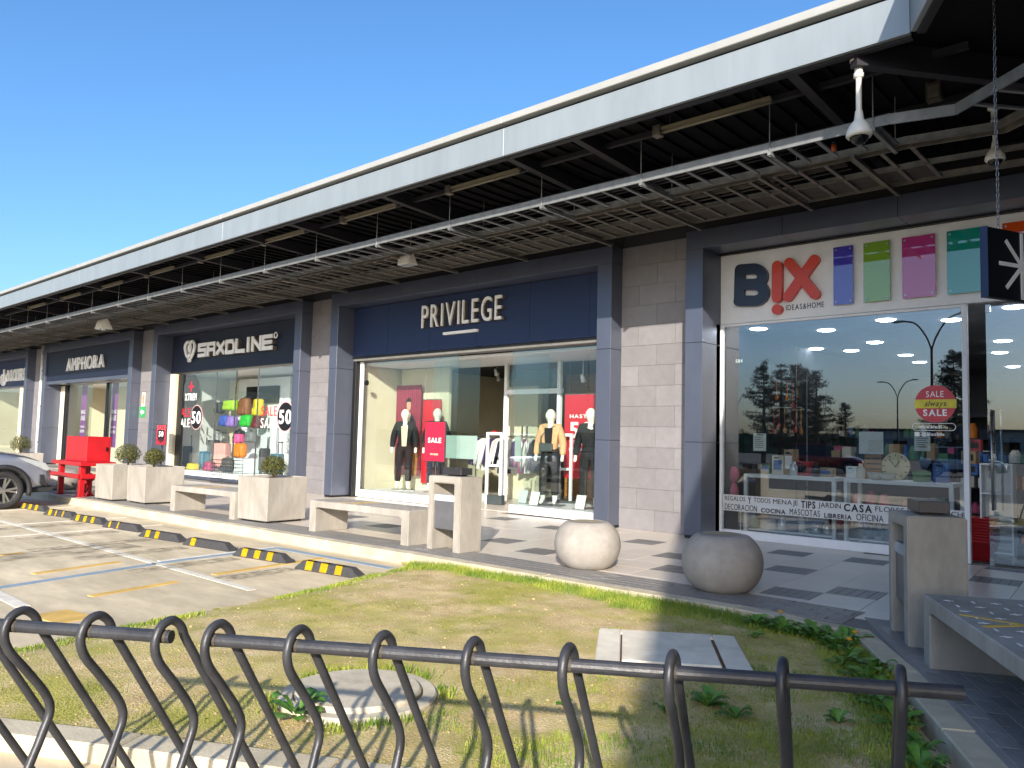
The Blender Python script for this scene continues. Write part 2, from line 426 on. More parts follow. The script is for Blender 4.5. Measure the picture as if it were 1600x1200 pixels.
sb = B(); sb.box(-small/2+.003, small/2-.003, -TS/8+.003, TS/8-.003, -.02, 0); sm_me = sb.mesh('small_tile'); sm_me.materials.append(MATS['dark_floor_tile'])
for (i, j) in sorted(ccell)[:14]:
    c = T0+U*i*TS+V*j*TS
    for a in range(5):
        for d in range(4):
            q = c+U*(a-2)*small+V*(d-1.5)*TS/4
            obj('small_tile', sm_me, 'dark_floor_tile', pave, loc=(q[0], q[1], .0005), rot=(0, 0, TA))
rest = B()
for (i, j) in sorted(ccell)[14:]:
    c = T0+U*i*TS+V*j*TS
    for a in range(5):
        for d in range(4):
            q = c+U*(a-2)*small+V*(d-1.5)*TS/4
            rest.box(-small/2+.003, small/2-.003, -TS/8+.003, TS/8-.003, -.02, .0005, M=Matrix.Translation((q[0], q[1], 0)) @ Matrix.Rotation(TA, 4, 'Z'))
obj('far_small_tiles', rest, 'dark_floor_tile', pave, kind='stuff')
# edge strip of narrow setts beside the kerb (two runs: along the shops and along the wing)
strip = B(); P = [tuple(p) for p in offset_line(kerb_line[1:7], .15)] + [tuple(p) for p in offset_line(kerb_line[1:7], .70)[::-1]]
strip.prism(P, -.02, .0015)
wa = np.array(kerb_line[7])
P2 = [tuple(wa+NW*.13), tuple(wa+D*9+NW*.13), tuple(wa+D*9+NW*1.35), tuple(wa+NW*1.35-D*.25), tuple(np.array(kerb_line[6])+np.array([.05, .5]))]
strip.prism(P2, -.02, .0012); obj('strip_bed', strip, mat('strip_joint', '#8d8a86', .8), pave)
setts = []
for a, c in zip(kerb_line[1:6], kerb_line[2:7]):
    a = np.array(a); c = np.array(c); L = np.linalg.norm(c-a); u = (c-a)/L; n = np.array([-u[1], u[0]])
    if c[0] < -17.2: continue
    for row in range(5):
        x = (row % 2)*.1
        while x < L-.2:
            if a[0]+x > -17: setts.append((a+u*(x+.1)+n*(.165+.107*row+.05), math.atan2(u[1], u[0])))
            x += .205
for row in range(11):
    x = -.35+(row % 2)*.1
    while x < 6:
        setts.append((wa+D*(x+.1)+NW*(.17+.107*row+.05), math.atan2(D[1], D[0]))); x += .205
setts.sort(key=lambda t: np.hypot(*t[0]))
sb = B(); sb.box(-.0985, .0985, -.049, .049, -.015, .006, bev=.002); se_me = sb.mesh('sett'); se_me.materials.append(MATS['strip_tile'])
rest = B()
for k, (c, a) in enumerate(setts):
    if k < 300: obj('sett', se_me, 'strip_tile', pave, loc=(c[0], c[1], random.uniform(-.001, .001)), rot=(0, 0, a))
    else: rest.box(-.0985, .0985, -.049, .049, -.015, .006, M=Matrix.Translation((c[0], c[1], random.uniform(-.001, .001))) @ Matrix.Rotation(a, 4, 'Z'))
obj('far_setts', rest, 'strip_tile', pave, kind='stuff')

# ------------------------------------------------------------------ lawn bed
FK = [(-9.0, -1.25), (-4.45, 1.27), (-3.54, 1.80), (-2.0, 2.64), (-.75, 3.32)]       # kerb along the near side of the bed
bed = [(-6.95, 6.06), (-6.78, 5.6), (-6.5, 4.4), (-6.29, 3.46), (-6.2, 2.6), (-6.02, 1.9), (-5.98, 1.3), (-6.1, .4)] + FK[1:]
bed = bed + [tuple(p) for p in offset_line(kerb_line, .03)][::-1][1:8]
bed = [p for p in bed if not (p[1] < 3.0 and p[0] > -1.0)]
bedP = np.array(bed)
# rasters of the bed: inside test and distances, looked up by the scattering code
GX0, GY0, GS = -7.3, 0.0, .02
_gx, _gy = np.meshgrid(np.arange(GX0, -.3, GS), np.arange(GY0, 6.5, GS), indexing='ij')
def _inside(P):
    c = np.zeros(_gx.shape, bool); n = len(P); j = n-1
    for i in range(n):
        yi, yj, xi, xj = P[i][1], P[j][1], P[i][0], P[j][0]
        c ^= ((yi > _gy) != (yj > _gy)) & (_gx < (xj-xi)*(_gy-yi)/(yj-yi+1e-12)+xi); j = i
    return c
def _dist(P):
    P = np.array(P); best = np.full(_gx.shape, 1e9)
    for a_, c_ in zip(P[:-1], P[1:]):
        d = c_-a_; t = np.clip(((_gx-a_[0])*d[0]+(_gy-a_[1])*d[1])/(d @ d), 0, 1)
        best = np.minimum(best, np.hypot(_gx-a_[0]-d[0]*t, _gy-a_[1]-d[1]*t))
    return best
_INB = _inside(bedP); _LD = _dist(bed[:8])
def _ij(x, y): return min(max(int(round((x-GX0)/GS)), 0), _gx.shape[0]-1), min(max(int(round((y-GY0)/GS)), 0), _gx.shape[1]-1)
def in_poly(x, y, P=None):
    if P is bedP: return bool(_INB[_ij(x, y)])
    return bool(_INS[_ij(x, y)])
def left_dist(x, y):
    fx = min(max((x-GX0)/GS, 0), _gx.shape[0]-1.01); fy = min(max((y-GY0)/GS, 0), _gx.shape[1]-1.01); i, j = int(fx), int(fy); fx -= i; fy -= j
    return float(_LD[i, j]*(1-fx)*(1-fy)+_LD[i+1, j]*fx*(1-fy)+_LD[i, j+1]*(1-fx)*fy+_LD[i+1, j+1]*fx*fy)
from mathutils import noise as mn
def lawn_z(x, y):
    e = min(1, left_dist(x, y)/.9)
    return -.124+.062*e*(2-e)+.016*mn.noise((x*1.3, y*1.3, 0))+.010*mn.noise((x*5, y*5, 3))+.004*mn.noise((x*17, y*17, 7))
st = .055; vid = {}; vs = []; fs = []
xs = np.arange(-7.1, -.5, st); ys = np.arange(.2, 6.35, st)
ins = {}
for i, x in enumerate(xs):
    for j, y in enumerate(ys): ins[i, j] = in_poly(x, y, bedP)
def vtx(i, j):
    if (i, j) not in vid: vid[i, j] = len(vs); vs.append((xs[i], ys[j], lawn_z(xs[i], ys[j])))
    return vid[i, j]
for i in range(len(xs)-1):
    for j in range(len(ys)-1):
        if ins[i, j] or ins[i+1, j] or ins[i, j+1] or ins[i+1, j+1]: fs.append((vtx(i, j), vtx(i+1, j), vtx(i+1, j+1), vtx(i, j+1)))
me = bpy.data.meshes.new('lawn_soil'); me.from_pydata(vs, [], fs); me.shade_smooth()
def soil_mat():
    m = MATS['soil']; nt = m.node_tree; n = nt.nodes; l = nt.links; bs = n['Principled BSDF']
    tc = n.new('ShaderNodeTexCoord')
    def nz(s, d, a, c_, r=.6):
        t = n.new('ShaderNodeTexNoise'); t.inputs['Scale'].default_value = s; t.inputs['Detail'].default_value = d; t.inputs['Roughness'].default_value = r
        l.new(tc.outputs['Object'], t.inputs['Vector']); q = n.new('ShaderNodeMapRange'); q.inputs['From Min'].default_value = a; q.inputs['From Max'].default_value = c_
        l.new(t.outputs['Fac'], q.inputs['Value']); return q.outputs[0]
    def mix(f, a, c_):
        x = n.new('ShaderNodeMix'); x.data_type = 'RGBA'; l.new(f, x.inputs[0])
        for k, v in ((6, a), (7, c_)):
            if isinstance(v, tuple): x.inputs[k].default_value = (*v, 1)
            else: l.new(v, x.inputs[k])
        return x.outputs[2]
    base = mix(nz(4, 8, .35, .65), lin('#d9c296'), lin('#b89c6c'))
    base = mix(nz(60, 4, .5, .72, .7), base, lin('#e2d2ac'))
    base = mix(nz(110, 3, .56, .7, .7), base, lin('#927a52'))
    base = mix(nz(1.1, 9, .42, .6, .72), base, lin('#a8a14c'))
    base = mix(nz(2.6, 9, .56, .66, .75), base, lin('#8f8f3c'))
    for k in list(bs.inputs['Base Color'].links): l.remove(k)
    l.new(base, bs.inputs['Base Color'])
soil_mat(); struct('lawn_soil', me, 'soil')
# near kerb, stones laid end to end
fk = along(FK, 1.0); fo = offset_line(fk, 0); fi = offset_line(fk, .15); fl = offset_line(fk, -.01)
nk = None
b = B(); b.prism([tuple(p) for p in offset_line(FK, -.02)]+[tuple(p) for p in offset_line(FK, -.14)[::-1]], -.3, -.06)
near_kerb = struct('near_kerb', b, 'grout')
for i in range(len(fk)-1):
    a, c = fo[i], fo[i+1]; q = offset_line(fk, -.17); u = (c-a)/max(1e-6, np.linalg.norm(c-a))*.005
    if np.linalg.norm(c-a) < .1: continue
    bb = B(); bb.prism([tuple(a+u), tuple(c-u), tuple(q[i+1]-u), tuple(q[i]+u)], -.3, -.045)
    ed = [e for e in bb.bm.edges if all(v.co.z > -.1 for v in e.verts)]
    bmesh.ops.bevel(bb.bm, geom=ed, offset=.008, segments=1, affect='EDGES'); obj('kerb_stone', bb, 'kerb_concrete', near_kerb)
# grass blades
def blades(n, sampler, hmin, hmax, w, name, m, label=None, lean=.6):
    vs, fs = [], []
    k = 0; tries = 0
    while k < n and tries < n*12:
        tries += 1; s = sampler()
        if s is None: continue
        x, y, sc = s; z = lawn_z(x, y)-.003; a = random.random()*6.283; h = random.uniform(hmin, hmax)*sc; ln = random.uniform(0, lean)*h; la = random.random()*6.283
        dx, dy = math.cos(a)*w/2, math.sin(a)*w/2; lx, ly = math.cos(la)*ln, math.sin(la)*ln; o = len(vs)
        vs += [(x-dx, y-dy, z), (x+dx, y+dy, z), (x+dx*.7+lx*.4, y+dy*.7+ly*.4, z+h*.6), (x-dx*.7+lx*.4, y-dy*.7+ly*.4, z+h*.6), (x+lx, y+ly, z+h)]
        fs += [(o, o+1, o+2, o+3), (o+3, o+2, o+4)]; k += 1
    me = bpy.data.meshes.new(name); me.from_pydata(vs, [], fs); o = obj(name, me, m, kind='stuff')
    if label: o['label'] = label; o['category'] = 'grass'
    return o
KEDGE = np.array([tuple(p) for p in offset_line(kerb_line, -.02)][2:10])
_ED = _dist(KEDGE)
def edge_dist(x, y): return float(_ED[_ij(x, y)])
SL = np.array([[-2.96, 4.05], [-3.45, 4.97], [-2.6, 5.45], [-2.13, 4.60]]); MHc = np.array([-3.53, 2.74]); MHr = .43
_INS = _inside(SL)
def blocked(x, y):
    return in_poly(x, y, SL) or (x-MHc[0])**2+(y-MHc[1])**2 < MHr**2
def s_edge():
    x = random.uniform(-7, -.9); y = random.uniform(3, 6.2)
    if not in_poly(x, y, bedP) or blocked(x, y): return None
    d = edge_dist(x, y); lim = .26+.10*mn.noise((x*2, y*2, 5))
    if x > -4: lim += .1
    if d > lim or random.random() < d/lim*.75: return None
    return x, y, 1.0-.45*d/lim
def s_left():
    x = random.uniform(-7, -5.6); y = random.uniform(.3, 6)
    if not in_poly(x, y, bedP): return None
    d = left_dist(x, y)
    if d > .28 or random.random() < d/.28 or mn.noise((x*1.7, y*1.7, 2)) < -.15: return None
    return x, y, .6
def s_patch():
    x = random.uniform(-7, -.9); y = random.uniform(.6, 6.2)
    if not in_poly(x, y, bedP) or blocked(x, y): return None
    g = mn.noise((x*.9, y*.9, 11))+.55*mn.noise((x*3.1, y*3.1, 4))+(.35 if x > -3.2 else 0)+(.15 if y < 3 else 0)
    if g < .22 or random.random() > (g-.1)*1.3: return None
    return x, y, .45+.5*min(1, g)
def s_sparse():
    x = random.uniform(-7, -.9); y = random.uniform(.6, 6.2)
    if not in_poly(x, y, bedP) or blocked(x, y): return None
    return x, y, random.uniform(.25, .6)
def s_shade():
    x = random.uniform(-3.6, -.9); y = random.uniform(2.2, 6.1)
    if not in_poly(x, y, bedP) or blocked(x, y): return None
    g = mn.noise((x*1.6, y*1.6, 21))+.6*mn.noise((x*4.5, y*4.5, 14))+.25*(x+2.4)
    if g < .05 or random.random() > g*1.6+.1: return None
    return x, y, .5+.5*min(1, g)
def s_rim():
    a = random.random()*6.283; r = MHr+.01+abs(random.gauss(0, .05)); x, y = MHc[0]+r*math.cos(a), MHc[1]+r*math.sin(a)
    if mn.noise((x*3, y*3, 1)) < -.05 or not in_poly(x, y, bedP): return None
    return x, y, .8
blades(20000, s_edge, .03, .085, .0045, 'grass', 'grass_blade', 'tall green grass fringe growing along the pavement kerb')
blades(3500, s_left, .03, .07, .006, 'grass', 'grass_blade', 'thin grass fringe along the parking side of the bed')
blades(30000, s_patch, .008, .026, .0035, 'grass', 'dry_blade', 'short patchy grass across the dry bed')
blades(16000, s_sparse, .005, .018, .003, 'grass', 'dry_blade', 'sparse sprouts scattered over the bare soil')
blades(12000, s_shade, .015, .05, .004, 'grass', 'grass_blade', 'greener grass patches in the shaded right part of the bed')
blades(900, s_rim, .03, .07, .006, 'grass', 'grass_blade', 'grass tufts around the round concrete cover')
# pebbles
pb = B()
for k in range(1900):
    s = s_sparse()
    if s is None: continue
    r = random.uniform(.003, .008) if random.random() < .97 else random.uniform(.01, .018)
    bmesh.ops.create_icosphere(pb.bm, subdivisions=1, radius=r, matrix=Matrix.Translation((s[0], s[1], lawn_z(s[0], s[1])+r*.2)) @ Matrix.Diagonal((random.uniform(.8, 1.4), 1, .6, 1)))
obj('pebbles', pb, 'pebble', kind='stuff')
# broad leaved weeds
def weed(x, y, R, n, label, group=None, flower=False):
    t = thing('weed_plant', label, 'weed', (x, y, lawn_z(x, y)), 0, group)
    bb = B()
    for k in range(n):
        a = random.random()*6.283; L = R*random.uniform(.6, 1.1); up = random.uniform(.25, .9); w = L*random.uniform(.16, .26); pts = []
        dx, dy = math.cos(a), math.sin(a); px, py = -dy, dx; rows = []
        for s_, ww in ((0, .15), (.3, .6), (.6, 1), (.85, .75), (1, .05)):
            cx = s_*L*math.cos(up*.9); cz = .005+L*up*math.sin(s_*2.1)*.75
            rows.append([bb.bm.verts.new((dx*cx+px*w*ww*sg, dy*cx+py*w*ww*sg, cz+(.012 if sg == 0 else .02)*0+(-.006 if sg == 0 else 0))) for sg in (-1, 0, 1)])
        for r0, r1 in zip(rows[:-1], rows[1:]):
            for q in (0, 1): bb.bm.faces.new((r0[q], r0[q+1], r1[q+1], r1[q]))
    obj('leaves', bb, 'weed_leaf', t, local=True, smooth=True)
    if flower:
        f = B(); f.lathe([(0, .0), (.016, .004), (.02, .012), (.012, .018), (0, .016)], 10, (0, 0, R*.9)); obj('flower', f, 'dandelion', t, local=True)
        f = B(); f.tube([(0, 0, 0), (0, 0, R*.9)], .003, 5); obj('stem', f, 'weed_leaf', t, local=True)
wl_ = [((800-10, 1096), .1, 11, 'leafy weed sprouting at the left rim of the round concrete cover'), ((1105, 1105), .14, 16, 'largest leafy weed in the shaded bed below the square slab'), ((1040, 1118), .10, 11, 'small leafy weed beside the rack loop nearest the shadow edge'), ((1150, 1125), .11, 12, 'broad leaf weed just right of the largest shaded weed'),
       ((985, 1058), .09, 10, 'low weed in sun at the near edge of the square slab'), ((1180, 1000), .09, 9, 'single weed at the right edge of the square slab'), ((885, 1110), .06, 8, 'tiny weed in the sun under the middle of the bike rack'), ((1310, 1130), .09, 9, 'shaded weed between the last two rack loops')]
wl_[0] = ((463, 1122), .19, 15, wl_[0][3])
for (px, py), R, n, lb in wl_:
    p = G(px, py, -.07)
    if in_poly(p[0], p[1], bedP): weed(p[0], p[1], R, n, lb)
for k in range(58):
    t = k/57.; q = np.array(kerb_line[5])*(1-min(1, t*2.2))+np.array(kerb_line[7])*min(1, t*2.2) if t < .4545 else np.array(kerb_line[7])+D*(t-.4545)*4.6
    n_ = np.array([0, -1]) if t < .42 else -NW
    q = q+n_*random.uniform(.06, .26)
    if in_poly(q[0], q[1], bedP): weed(q[0], q[1], random.uniform(.08, .17), random.randint(8, 14), 'leafy green weed in the shaded fringe along the kerb', 'weeds along the shaded kerb', flower=(k in (6, 27, 31)))

# ------------------------------------------------------------------ the arcade: piers, shop fronts, canopy
YF, YW, YS, YG = 10.28, 10.58, 10.72, 10.87          # portal front, pier wall, sign board, glass
ZH0, ZH1 = 4.24, 4.52                                 # header
JT = .004
def pier(x0, x1, label, rows=14, seed=0):
    t = thing('stone_pier', label, 'pier', ((x0+x1)/2, YW, 0), 0, 'stone clad piers between the shops')
    b = B(); b.box(x0, x1, YW+.018, YW+.6, -.1, 4.9); obj('core', b, mat('pier_grout', '#76736f', .9), t)
    rh = 4.52/rows; tw = .66
    for r in range(rows):
        x = x0-(tw*.5 if r % 2 else 0)+.25*(x1-x0-tw*2)*0
        while x < x1:
            a = max(x, x0); c = min(x+tw, x1)
            if c-a > .03:
                b = B(); b.box(a+JT/2, c-JT/2, YW+random.uniform(-.0015, .0015), YW+.025, r*rh+JT/2, (r+1)*rh-JT/2); obj('tile', b, 'pier_tile', t)
            x += tw
    b = B(); b.box(x0, x1, YW+.01, YW+.3, 4.53, 5.0); obj('upper_wall', b, 'dark_wall', t)
    return t
def front(name, label, x0, x1, wl=.28, depth=YG-YF+.12, njoint=1.45):
    """portal of metal panels round a shop opening: two pillars and a header"""
    t = thing(name, label, 'shop front', ((x0+x1)/2, YF, 0))
    for (a, c) in ((x0, x0+wl), (x1-wl, x1)):
        for z0, z1 in ((.04, 1.39), (1.39, 2.85), (2.85, ZH0)):
            b = B(); b.box(a, c, YF+random.uniform(0, .002), YF+depth, z0+JT, z1-JT*.5, bev=.003); obj('pillar_panel', b, 'portal_panel', t)
        b = B(); b.box(a+.012, c-.012, YF+.012, YF+depth-.01, -.02, ZH1-.02); obj('pillar_core', b, 'black', t)
    n = max(1, round((x1-x0)/njoint)); w = (x1-x0)/n
    for k in range(n):
        b = B(); b.box(x0+k*w+JT/2, x0+(k+1)*w-JT/2, YF+random.uniform(.0, .002), YF+depth+.02, ZH0+JT, ZH1, bev=.003); obj('header_panel', b, 'portal_panel', t)
    b = B(); b.box(x0+.01, x1-.01, YW+.012, YW+.4, ZH1+.005, 5.0); obj('upper_wall', b, 'dark_wall', t)
    return t
def room(t, x0, x1, y0, y1, z1, wall='cream_wall', floor='floor_tile', ceil='white_paint', back=None, left=None, right=None):
    b = B(); b.box(x0-.1, x1+.1, y1, y1+.1, 0, z1+.1); obj('back_wall', b, back or wall, t)
    b = B(); b.box(x0-.1, x0-.002, y0, y1-.003, 0, z1+.1); obj('side_wall', b, left or wall, t)
    b = B(); b.box(x1+.002, x1+.1, y0, y1-.003, 0, z1+.1); obj('side_wall', b, right or wall, t)
    b = B(); b.box(x0+.001, x1-.001, y0, y1-.003, z1, z1+.09); obj('ceiling', b, ceil, t)
    b = B(); b.box(x0+.001, x1-.001, y0+.05, y1-.003, -.002, .008); obj('shop_floor', b, floor, t)
def pane(t, x0, x1, z0, z1, y=YG, m=None, name='window_pane'):
    b = B(); b.box(x0, x1, y, y+.012, z0, z1); return obj(name, b, m or GLASS, t)
def bar(t, x0, x1, y0, y1, z0, z1, m, name='frame_bar', bev=.003):
    b = B(); b.box(x0, x1, y0, y1, z0, z1, bev=bev); return obj(name, b, m, t)
XS = dict(dock=(-44.0, -35.3), amph=(-33.45, -25.32), sax=(-23.88, -15.93), priv=(-14.76, -7.13), bix=(-5.80, .10))
pier(-7.13, -5.80, 'sunlit grey stone pier between the navy clothing shop and the white housewares shop')
pier(-15.93, -14.76, 'grey stone pier between the backpack shop and the navy clothing shop')
pier(-25.32, -23.88, 'grey stone pier carrying the small green exit sign')
pier(-35.3, -33.45, 'stone pier left of the red box, with a white downpipe')
# --- fashion shop in the middle
t = PR = front('clothing_shop', 'navy fronted clothing shop with mannequins and a red sale stand before it', *XS['priv'])
x0, x1 = XS['priv'][0]+.28, XS['priv'][1]-.28
sb_ = bar(t, x0+.003, x1-.003, YS, YS+.12, 3.14, ZH0-.003, 'navy_sign', 'sign_board')
text('PRIVILEGE', (W(664, 517, YS)[0], YS-.075, 3.60), .46, 'white_letter', sb_, width=W(788, 500, YS)[0]-W(664, 500, YS)[0], depth=.035, each=True, gap=.2)
text('PRIVILEGE', (W(664, 517, YS)[0]+.012, YS-.004, 3.595), .46, 'letter_side', sb_, width=W(788, 500, YS)[0]-W(664, 500, YS)[0], depth=.06, name='letter_returns', gap=.2)
bar(sb_, W(695, 526, YS)[0], W(748, 522, YS)[0], YS-.06, YS+.001, 3.42, 3.475, 'white_letter', 'underline')
for xx in np.arange(x0+1.2, x1-.3, 1.35): bar(sb_, xx, xx+.006, YS-.002, YS+.01, 3.16, 4.22, 'black', 'panel_joint', 0)
bar(t, x0, x1, YS+.02, YG+.25, 3.04, 3.125, mat('lintel_grey', '#6f6e6c', .6), 'lintel')
bar(t, x0, x1, YS-.01, YS+.02, 3.095, 3.13, 'black', 'shutter_guide')
room(t, x0-.0, x1+.0, YG+.13, 17.5, 3.03, wall='cream_wall', ceil='dark_wall', back='dark_wall')
bar(t, x0, x0+.11, YS+.02, YG+.12, 0, 3.03, 'black', 'jamb'); bar(t, x0+.115, x0+.185, YG-.02, YG+.05, .02, 3.03, 'white_paint', 'frame_bar')
bar(t, x1-.05, x1, YG-.02, YG+.1, .02, 3.03, 'black', 'jamb')
bar(t, -14.30, -11.95, YG-.01, 12.5, .012, .17, 'white_paint', 'plinth'); bar(t, -9.78, x1-.06, YG+.02, 12.4, .012, .16, 'white_paint', 'plinth')
bar(t, x0+.05, x1-.05, YG+.14, 12.55, 2.97, 3.02, 'white_paint', 'window_ceiling')
pane(t, -14.3, -11.99, .18, 3.02); pane(t, -11.975, -11.2, .03, 3.02); pane(t, -9.76, -8.0, .17, 3.02); pane(t, -7.985, x1-.06, .17, 3.02)
# glass door leaves either side of the entrance
YD = YG+.35
for pa, pc, ph, nm in ((676, 748, 684, 1), (804, 856, 822, 2)):
    xa, xc, xh = W(pa, 650, YD)[0], W(pc, 650, YD)[0], W(ph, 690, YD)[0]
    d_ = pane(t, xa, xc, .03, 2.96, YD, GLASS, 'door')
    for s_ in (-.06, .06):
        b = B(); b.tube([(xh+s_, YD-.05, .75), (xh+s_, YD-.05, 1.62)], .016, 8); obj('handle', b, 'steel', d_, smooth=True)
    bar(d_, xh+.12 if nm == 1 else xh-.28, xc-.02 if nm == 1 else xh-.08, YD-.004, YD-.001, .95, 1.42, sheer_mat('frost%d' % nm, '#a9c4bb', .55), 'frosted_band', 0)
bar(t, -11.25, -9.75, 12.35, 12.43, 2.32, 2.42, 'white_paint', 'transom'); bar(t, -11.3, -11.22, 12.34, 12.42, .01, 3.0, 'white_paint', 'post'); bar(t, -9.85, -9.77, 12.34, 12.42, .01, 3.0, 'white_paint', 'post')
pane(t, -11.2, -9.86, 2.44, 2.98, 12.37)
bar(t, -14.4, -12.75, 12.1, 12.18, .01, 2.96, 'cream_wall', 'display_wall'); bar(t, -12.4, -11.4, 13.6, 13.7, .01, 2.6, 'cream_wall', 'display_wall')
bar(t, -9.0, -7.5, 14.0, 14.1, .01, 3.0, 'dark_wall', 'display_wall')
bar(t, -12.0, -10.0, 15.4, 15.5, .01, 3.0, 'wood', 'display_wall')
b = B(); b.lathe([(0, 0), (.06, 0), (.06, .03), (0, .03)], 20, (0, 0, 0), Matrix.Translation((-14.1, YG-.012, 2.55)) @ Matrix.Rotation(math.pi/2, 4, 'X')); obj('number_disc', b, 'black_gloss', t, smooth=False)
# --- bags and luggage shop
t = SX = front('luggage_shop', 'luggage shop with silver block letters and coloured backpacks in its window', *XS['sax'])
x0, x1 = XS['sax'][0]+.28, XS['sax'][1]-.28
sb_ = bar(t, x0+.003, x1-.003, YS+.04, YS+.14, 3.13, ZH0-.003, 'navy_dark', 'sign_board')
def block_text(s, org, h, wid, m, parent, depth):
    S = dict(S=[[(1, 1), (0, 1), (0, .5), (1, .5), (1, 0), (0, 0)]], A=[[(0, 0), (0, 1), (1, 1), (1, 0)], [(0, .45), (1, .45)]], X=[[(0, 1), (1, 0)], [(0, 0), (1, 1)]],
             O=[[(0, 0), (0, 1), (.75, 1), (1, .7), (1, 0), (0, 0)]], L=[[(0, 1), (0, 0), (1, 0)]], I=[[(.5, 0), (.5, 1)]], N=[[(0, 0), (0, 1), (1, 0), (1, 1)]], E=[[(1, 1), (0, 1), (0, 0), (1, 0)], [(0, .5), (.9, .5)]])
    n = len(s); cw = [(.45 if c == 'I' else 1) for c in s]; tot = sum(cw)+.34*(n-1); k = wid/tot; x = org[0]; th = h*.25
    for c, w_ in zip(s, cw):
        b = B()
        for pl in S[c]:
            for (ax, az), (cx, cz) in zip(pl[:-1], pl[1:]):
                p = np.array([x+ax*w_*k, org[2]+th/2+az*(h-th)]); q = np.array([x+cx*w_*k, org[2]+th/2+cz*(h-th)]); d = q-p; L = np.linalg.norm(d); d /= L; nn = np.array([-d[1], d[0]])*th/2
                e = d*th/2 if (ax == cx or az == cz) else d*th*.1
                b.prism([tuple(p-e+nn), tuple(q+e+nn), tuple(q+e-nn), tuple(p-e-nn)], org[1]-random.uniform(0, .002), org[1]+depth, axis='y')
        obj('letter', b, m, parent); x += (w_+.34)*k
ys = YS+.04
xa, xb = W(317, 548, ys)[0], W(431, 540, ys)[0]
block_text('SAXOLINE', (xa, ys-.13, 3.50), .40, xb-xa-.02, 'white_letter', sb_, .03); block_text('SAXOLINE', (xa+.02, ys-.098, 3.49), .40, xb-xa-.02, 'letter_side', sb_, .1)
b = B(); lx = W(302, 545, ys)[0]
for s_ in (-1, 1):
    b.tube(curve([(lx+s_*-.05, ys-.1, 3.42), (lx+s_*.18, ys-.1, 3.6), (lx+s_*.30, ys-.1, 3.86), (lx+s_*.12, ys-.1, 4.0), (lx-s_*.06, ys-.1, 3.8), (lx+s_*.1, ys-.1, 3.5)], 5), .045, 6)
obj('emblem', b, 'white_letter', sb_)
b = B(); b.tube([(xb+.14+.07*math.cos(a), ys-.1, 3.86+.07*math.sin(a)) for a in np.linspace(0, 6.283, 14)[:-1]], .016, 6, close=True); obj('emblem_ring', b, 'white_letter', sb_)
room(t, x0, x1, YG+.13, 14.6, 3.08, wall='white_paint', back='cream_wall')
bar(t, x0, x0+.32, YS+.02, YG+.1, 0, 3.09, 'cream_wall', 'jamb'); bar(t, x0+.325, x0+.62, YG-.03, YG+.06, 0, 3.07, 'black', 'frame_bar')
bar(t, x0+.62, -19.6, YG-.01, 12.2, .1, .24, 'white_paint', 'plinth'); bar(t, x0+.62, -19.62, YG+.01, 12.1, .01, .1, 'portal_panel', 'plinth_base')
bar(t, -18.2, x1-.02, YG-.01, 12.2, .01, .24, 'white_paint', 'plinth')
for a, c in ((-22.98, -21.0), (-20.985, -19.9), (-18.75, -17.6), (-17.585, x1)): pane(t, a, c, .25, 3.07)
for xx in (-21.0, -19.9, -18.75): bar(t, xx, xx+.012, YG-.012, YG+.024, .25, 3.07, 'steel', 'pane_clip', 0)
bar(t, -22.35, -19.5, 12.3, 12.36, 0.0, 3.0, 'white_paint', 'display_wall', 0); bar(t, x0+.6, -22.36, 12.35, 12.42, .0, 3.0, 'cream_wall', 'display_wall', 0)
bar(t, -21.7, -20.0, 12.2, 12.29, 2.25, 2.75, 'black', 'bulkhead')
bar(t, -19.4, -16.4, 13.6, 13.7, 0, 3.0, 'bag_grey', 'display_wall', 0)
M = Matrix.Translation((-19.86, YG+.03, 0)) @ Matrix.Rotation(math.radians(75), 4, 'Z'); b = B(); b.box(0, 1.0, -.006, .006, .03, 2.5, M=M); d_ = obj('door', b, GLASS, t)
for s_ in (-.05, .05):
    b = B(); b.tube([M @ Vector((.9, s_, .6)), M @ Vector((.9, s_, 1.8))], .018, 8); obj('handle', b, 'steel', d_, smooth=True)
# window stickers of the luggage shop
def disc(t, c, r, m, y, name='sticker', th=.003):
    b = B(); b.lathe([(0, 0), (r, 0), (r, th), (0, th)], 28, (0, 0, 0), Matrix.Translation((c[0], y, c[2])) @ Matrix.Rotation(math.pi/2, 4, 'X')); return obj(name, b, m, t)
yy = YG-.006
for (px, py, r) in ((307, 652, .34), (446, 651, .36)):
    c = W(px, py, yy); c[0] = min(c[0], x1-.46); disc(t, c, r*1.06, mat('bag_lpink', '#e2b0b4'), yy); disc(t, c, r, 'black', yy-.004)
    text('50', (c[0], yy-.008, c[2]-.17), .34, 'white_letter', t, width=.56, bold=1, name='lettering', center=True)
    text('SALE', (c[0]-1.15, yy, c[2]+.02), .25, 'sale_red', t, width=.75, name='lettering'); text('SALE', (c[0]-1.15, yy, c[2]-.29), .25, 'white_letter', t, width=.75, name='lettering')
c = W(299, 611, yy); b = B(); b.prism([(c[0]+.5*math.cos(a), c[2]+.5*math.sin(a)) for a in np.linspace(.39, 6.67, 9)[:-1]], yy-.004, yy, 'y'); obj('sticker', b, 'leather_grey', t)
text('XTREM', (c[0]-.36, yy-.008, c[2]-.27), .2, 'white_letter', t, width=.72, name='lettering', bold=1)
b = B(); b.box(c[0]-.16, c[0]+.16, yy-.009, yy-.005, c[2]+.1, c[2]+.16); b.box(c[0]-.03, c[0]+.03, yy-.0095, yy-.0052, c[2]-.02, c[2]+.28); obj('sticker_cross', b, 'sale_red', t)
